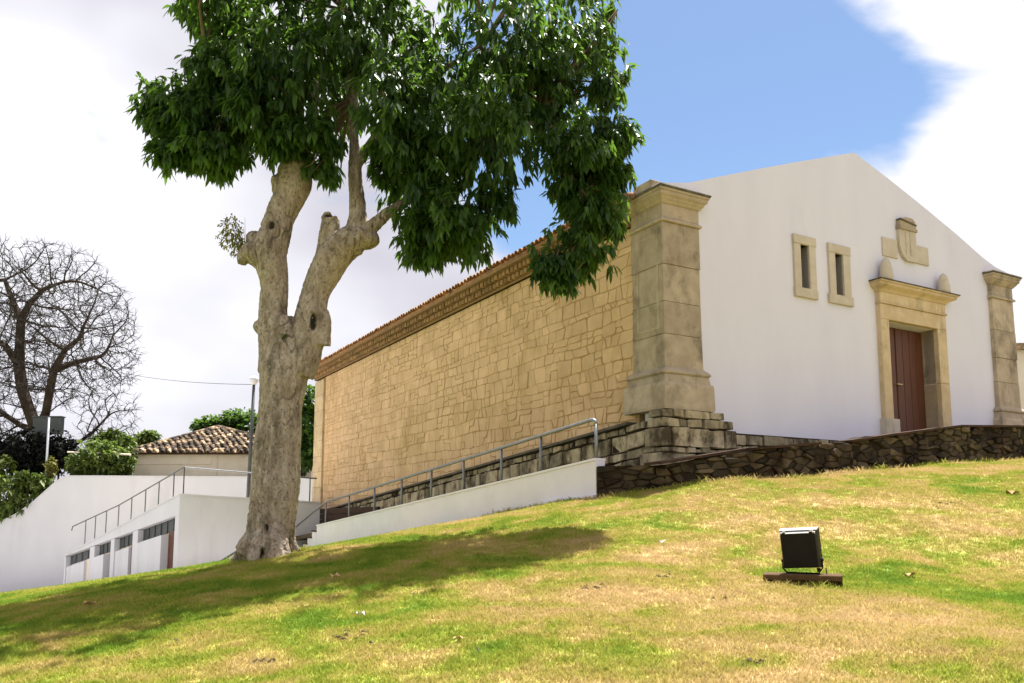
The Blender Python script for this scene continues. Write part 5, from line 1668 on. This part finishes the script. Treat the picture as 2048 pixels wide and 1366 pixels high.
# white pole and grey tank box over the dark shrub
def pole_and_box():
    y = 47.0
    a, b = at(92, 965, y), at(98, 836, y)
    o = thing('white_pole', 'thin white pole in front of the dark shrub', 'pole', (a.x, a.y, bank_z(a.x)))
    MB().tube([(a.x, a.y, bank_z(a.x) - .3), b], 0.065, 8).build('shaft', M['alu'], o, smooth=True)
    MB().tube([b, b + Vector((0, 0, .05))], [0.075, 0.05], 8).build('cap', M['alu'], o)
    y = 50.0
    p, q = at(66, 834, y), at(120, 868, y)
    bx = thing('grey_box', 'pale grey metal box raised above the dark shrub', 'box', ((p.x + q.x) / 2, y, bank_z(p.x)))
    P = lambda u, v, w: Vector((u, y - w, v))
    MB().box(P, p.x, q.x, q.z, p.z, -0.4, 0, 0.5, .03).build('casing', M['darksteel'], bx)
    MB().box(P, p.x - .05, q.x + .05, p.z, p.z + .06, -0.45, 0.05).build('lid', M['darksteel'], bx)
    for x in (p.x + .15, q.x - .15): MB().tube([(x, y + .4, bank_z(p.x) - .2), (x, y + .4, q.z + .05)], .06, 6).build('leg', M['darksteel'], bx)
pole_and_box()

# lamp post behind the big tree, with a wire to the bare tree
def lamp():
    y = 34.0
    top = at(508, 762, y); bot = at(496, 1000, y)
    o = thing('lamp_post', 'dark slim lamp post with round white head behind the big trunk', 'lamp post', (bot.x, y, tz(bot.x, y)))
    MB().tube([(bot.x, y, tz(bot.x, y) - .2), bot, (bot + top) / 2, top - Vector((0, 0, .15))], [.10, .085, .075, .06], 8).build('pole', M['darksteel'], o, smooth=True)
    MB().lathe(top - Vector((0, 0, .16)), [(0.06, 0), (.10, .02), (.17, .14), (.19, .22), (.16, .31), (.08, .36), (.02, .37)], 14).build('lamp_head', M['white'], o, smooth=True)
    MB().tube([at(500, 880, y), at(520, 882, y - .1)], .03, 6).build('bracket', M['darksteel'], o)
    w = MB(); a, b = at(503, 769, y), at(236, 744, 50)
    pts = [a.lerp(b, s) - Vector((0, 0, 0.35 * 4 * s * (1 - s) * .5)) for s in np.linspace(0, 1, 12)]
    w.tube(pts, 0.014, 4)
    wo = w.build('wire', M['darksteel'], base=a)
    tag(wo, 'thin overhead wire running from the lamp post to the bare tree', 'wire')
    # thin pale plank across the shrubs
    w = MB(); w.tube([at(135, 904, 47.2), at(262, 909, 47.4)], 0.05, 6)
    tag(w.build('pale_pole', M['cream'], base=at(135, 904, 47.2)), 'pale horizontal pole in front of the shrubs left of the house', 'pole')
lamp()

# neighbouring wall at the far right edge
def neighbour():
    y = 30
    a = at(2030, 700, y)
    P = lambda u, v, w: Vector((u, y - w, v))
    o = thing('outbuilding', 'beige wall of a building showing behind the right pillar', 'building', (a.x + 3, y, 3))
    MB().box(P, a.x, a.x + 7, 1.5, a.z, -4, 0).build('wall', M['cream'], o)
    MB().box(P, a.x - .15, a.x + 7.2, a.z + .002, a.z + .22, -4.2, 0.25).build('roof', M['oldtile'], o)
neighbour()

# ------------------------------------------------------------------ floodlight on the lawn
def floodlight():
    y = 8.7
    gx, gy = at(1605, 1172, y).x, y
    gz = tz(gx, gy)
    b0 = at(1530, 1168, y); b1 = at(1680, 1168, y); bt = at(1600, 1152, y).z + .012; bm_ = at(1600, 1164, y).z + .012
    base = thing('light_base', 'low brown brick base under the floodlight', 'base', (gx, y + .15, gz))
    yaw = -math.atan2(gx, y)
    Rz = Matrix.Translation(Vector((gx, y, 0))) @ Matrix.Rotation(yaw, 4, 'Z')
    P = lambda u, v, w: Rz @ Vector((u - gx, -w, v))
    MB().box(P, b0.x, b1.x, bm_, bt, -0.34, 0.02, 0.5, .008).build('cap_slab', M['slabbrown'], base)
    xs = [b0.x + .01, at(1577, 0, y).x, at(1625, 0, y).x, b1.x - .01]
    for i in range(3):
        MB().box(P, xs[i] + .004, xs[i + 1] - .004, gz - .18, bm_ - .003, -0.32, -0.01 - (0.03 if i == 1 else 0), R.random(), .006).build('brick', M['slabbrown'], base)
    fl = thing('floodlight', 'black rectangular floodlight seen from behind, tilted up at the church', 'floodlight', (gx, y + .15, bt))
    # the housing: box tilted, its back to the camera
    tl, tr, bl, br = at(1562, 1062, y + .15), at(1634, 1060, y + .15), at(1568, 1137, y + .10), at(1636, 1137, y + .10)
    ex = Vector((1, 0, 0)); W = (tr.x - tl.x)
    c = (tl + tr + bl + br) / 4; H = tl.z - bl.z
    th = math.radians(8)
    roll = math.radians(-3.0)
    Mx = Matrix.Translation(c) @ Matrix.Rotation(yaw - math.radians(9), 4, 'Z') @ Matrix.Rotation(roll, 4, 'Y') @ Matrix.Rotation(th, 4, 'X')
    Q = lambda u, v, w: Mx @ Vector((u, -w, v))
    H *= 1.03
    # tapered back tray
    hw, hh = W * .5, H * .5
    ring = lambda sx, s0, s1, w: [Q(-hw * sx, -hh * s0, w), Q(hw * sx, -hh * s0, w), Q(hw * sx, hh * s1, w), Q(-hw * sx, hh * s1, w)]
    mb = MB()
    rings = [ring(1, 1, 1, -0.10), ring(1, 1, 1, -0.03), ring(.985, .98, .99, 0.0), ring(.93, .93, .96, 0.045), ring(.90, .88, .93, 0.06)]
    V = [p for r in rings for p in r]; F = [(3, 2, 1, 0)]
    for i in range(len(rings) - 1):
        for k in range(4): F.append((i * 4 + k, i * 4 + (k + 1) % 4, (i + 1) * 4 + (k + 1) % 4, (i + 1) * 4 + k))
    F.append(tuple(range(len(rings) * 4 - 4, len(rings) * 4)))
    mb.add(V, F)
    hs = mb.build('housing', M['blackpaint'], fl)
    MB().box(Q, -hw * 1.02, hw * 1.02, -hh * 1.02, hh * 1.02, -0.135, -0.10, .5, .006).build('front_frame', M['blackpaint'], hs)
    MB().box(Q, -hw * 1.0, hw * 1.0, hh * .985, hh * 1.06, -0.12, 0.015, .5, .006).build('top_rim', M['alu'], hs)
    MB().box(Q, -hw * .66, hw * .62, hh * .86, hh * .945, 0.035, 0.066, .5, .008).build('hinge_bar', M['alu'], hs)
    for s in (-.72, .72):
        MB().box(Q, hw * s - .018, hw * s + .018, hh * .80, hh * 1.06, 0.016, 0.052, .5, .004).build('clip', M['alu'], hs)
        MB().box(Q, hw * s * 1.18 - .014, hw * s * 1.18 + .014, hh * .84, hh * .95, 0.03, 0.06, .5, .003).build('latch', M['paper'], hs)
    # stirrup bracket
    for s in (-1, 1):
        p0 = Q(s * hw * 1.05, -hh * .62, -.06); p1 = Vector((p0.x, p0.y, (p0.z + bt) / 2 - .01)); p2 = Vector((p0.x - s * .04, p0.y, bt + .012))
        MB().tube([p0, p1, p2], 0.008, 6).build('bracket_arm', M['blackpaint'], fl)
        MB().tube([Q(s * hw * 1.0, -hh * .62, -.06), Q(s * hw * 1.12, -hh * .62, -.06)], .018, 8).build('pivot_bolt', M['blackpaint'], fl)
    pa, pb = Q(-hw * 1.05, -hh * .62, -.06), Q(hw * 1.05, -hh * .62, -.06)
    MB().tube([Vector((pa.x + .035, pa.y, bt + .008)), Vector((pb.x - .035, pb.y, bt + .008))], 0.008, 6).build('bracket_foot', M['blackpaint'], fl)
    # gland and looping cable
    g = Q(hw * .86, -hh * 1.0, 0.0)
    MB().tube([g, g - Vector((0, 0, .04))], [.022, .016], 8).build('cable_gland', M['blackpaint'], fl)
    MB().tube([g - Vector((0, 0, .03)), g + Vector((.01, -.01, -.075)), g + Vector((.05, -.02, -.09)), g + Vector((.085, 0, -.07)), g + Vector((.088, .03, .0))], .006, 6).build('cable', M['blackpaint'], fl)
    MB().tube([g + Vector((.02, -.01, -.08)), g + Vector((-.01, -.02, -.10)), g + Vector((-.03, -.02, -.118))], .006, 6).build('cable', M['blackpaint'], fl)
floodlight()

# ------------------------------------------------------------------ litter on the lawn
def ground_hit(px, py):
    r = ray(px, py); lo = 3.0
    prev = None
    for i in range(600):
        s = 3.0 + i * 0.03
        p = Vector((0, 0, EYE)) + r * s
        if p.z < tz(p.x, p.y): return p
    return Vector((0, 0, EYE)) + r * 12

def litter():
    for px, py, s, mat, nm, lab in ((720, 1235, .045, 'paper', 'paper_scrap', 'crumpled white paper scrap on the grass at centre left'),
                                    (1326, 1088, .055, 'paper', 'paper_strip', 'thin white paper strip lying on the grass left of the floodlight'),
                                    (178, 1214, .075, 'dryleaf', 'dry_leaf', 'curled dry leaf in the shade at the far left'),
                                    (670, 1157, .07, 'dryleaf', 'dry_leaf', 'flat dry leaf in the tree shade below the trunk'),
                                    (918, 1285, .05, 'dryleaf', 'dry_leaf', 'small dry leaf on the sunlit grass at the centre bottom'),
                                    (1820, 1157, .08, 'dryleaf', 'dry_leaf', 'dry leaf on the grass right of the floodlight'),
                                    (2025, 990, .12, 'dryleaf', 'dry_leaf', 'dry leaf clump near the right frame edge below the rubble wall')):
        p = ground_hit(px, py); p.z = tz(p.x, p.y) + .022
        rr = random.Random(px)
        mb = MB(); n = 9
        c = [p + Vector((0, 0, .012))]
        asp = .3 if nm == 'paper_strip' else .75
        for k in range(n):
            a = 6.283 * k / n; q = s * rr.uniform(.7, 1.1)
            c.append(p + Vector((q * math.cos(a), q * asp * math.sin(a), rr.uniform(-.012, .03) + .35 * s * abs(math.sin(a * 1.5)))))
        lowc = [v - Vector((0, 0, .003)) for v in c]
        f = [(0, 1 + k, 1 + (k + 1) % n) for k in range(n)]
        f2 = [(n + 1, n + 2 + (k + 1) % n, n + 2 + k) for k in range(n)]
        f3 = [(1 + k, n + 2 + k, n + 2 + (k + 1) % n, 1 + (k + 1) % n) for k in range(n)]
        mb.add(c + lowc, f + f2 + f3)
        tag(mb.build(nm, M[mat], base=p), lab, 'paper' if mat == 'paper' else 'leaf', 'litter on the lawn')
    # bare soil scuffs and bits of dead grass
    mb = MB(); rr = random.Random(77)
    spots = [(640, 1268, 55), (690, 1280, 40), (540, 1325, 25), (1330, 1150, 25), (1190, 1180, 25), (1440, 1200, 18), (1600, 1110, 30), (1900, 1010, 30), (958, 1305, 8), (350, 1285, 6), (1500, 1330, 30), (820, 1190, 20)]
    for px, py, sp_ in spots:
        for _ in range(10 if sp_ > 20 else 3):
            p = ground_hit(px + rr.gauss(0, sp_ * .6), py + rr.gauss(0, sp_ * .14)); p.z = tz(p.x, p.y) + .012
            s = rr.uniform(.008, .028)
            a = rr.uniform(0, 3.14)
            mb.tube([p - Vector((math.cos(a) * s * 1.6, math.sin(a) * s, 0)), p + Vector((0, 0, .012)), p + Vector((math.cos(a) * s * 1.6, math.sin(a) * s, .0))], [s * .2, s * .45, s * .15], 5)
    tag(mb.build('soil_crumbs', M['soil']), 'dark soil crumbs and dead bits scattered on the grass', 'debris', kind='stuff')
litter()
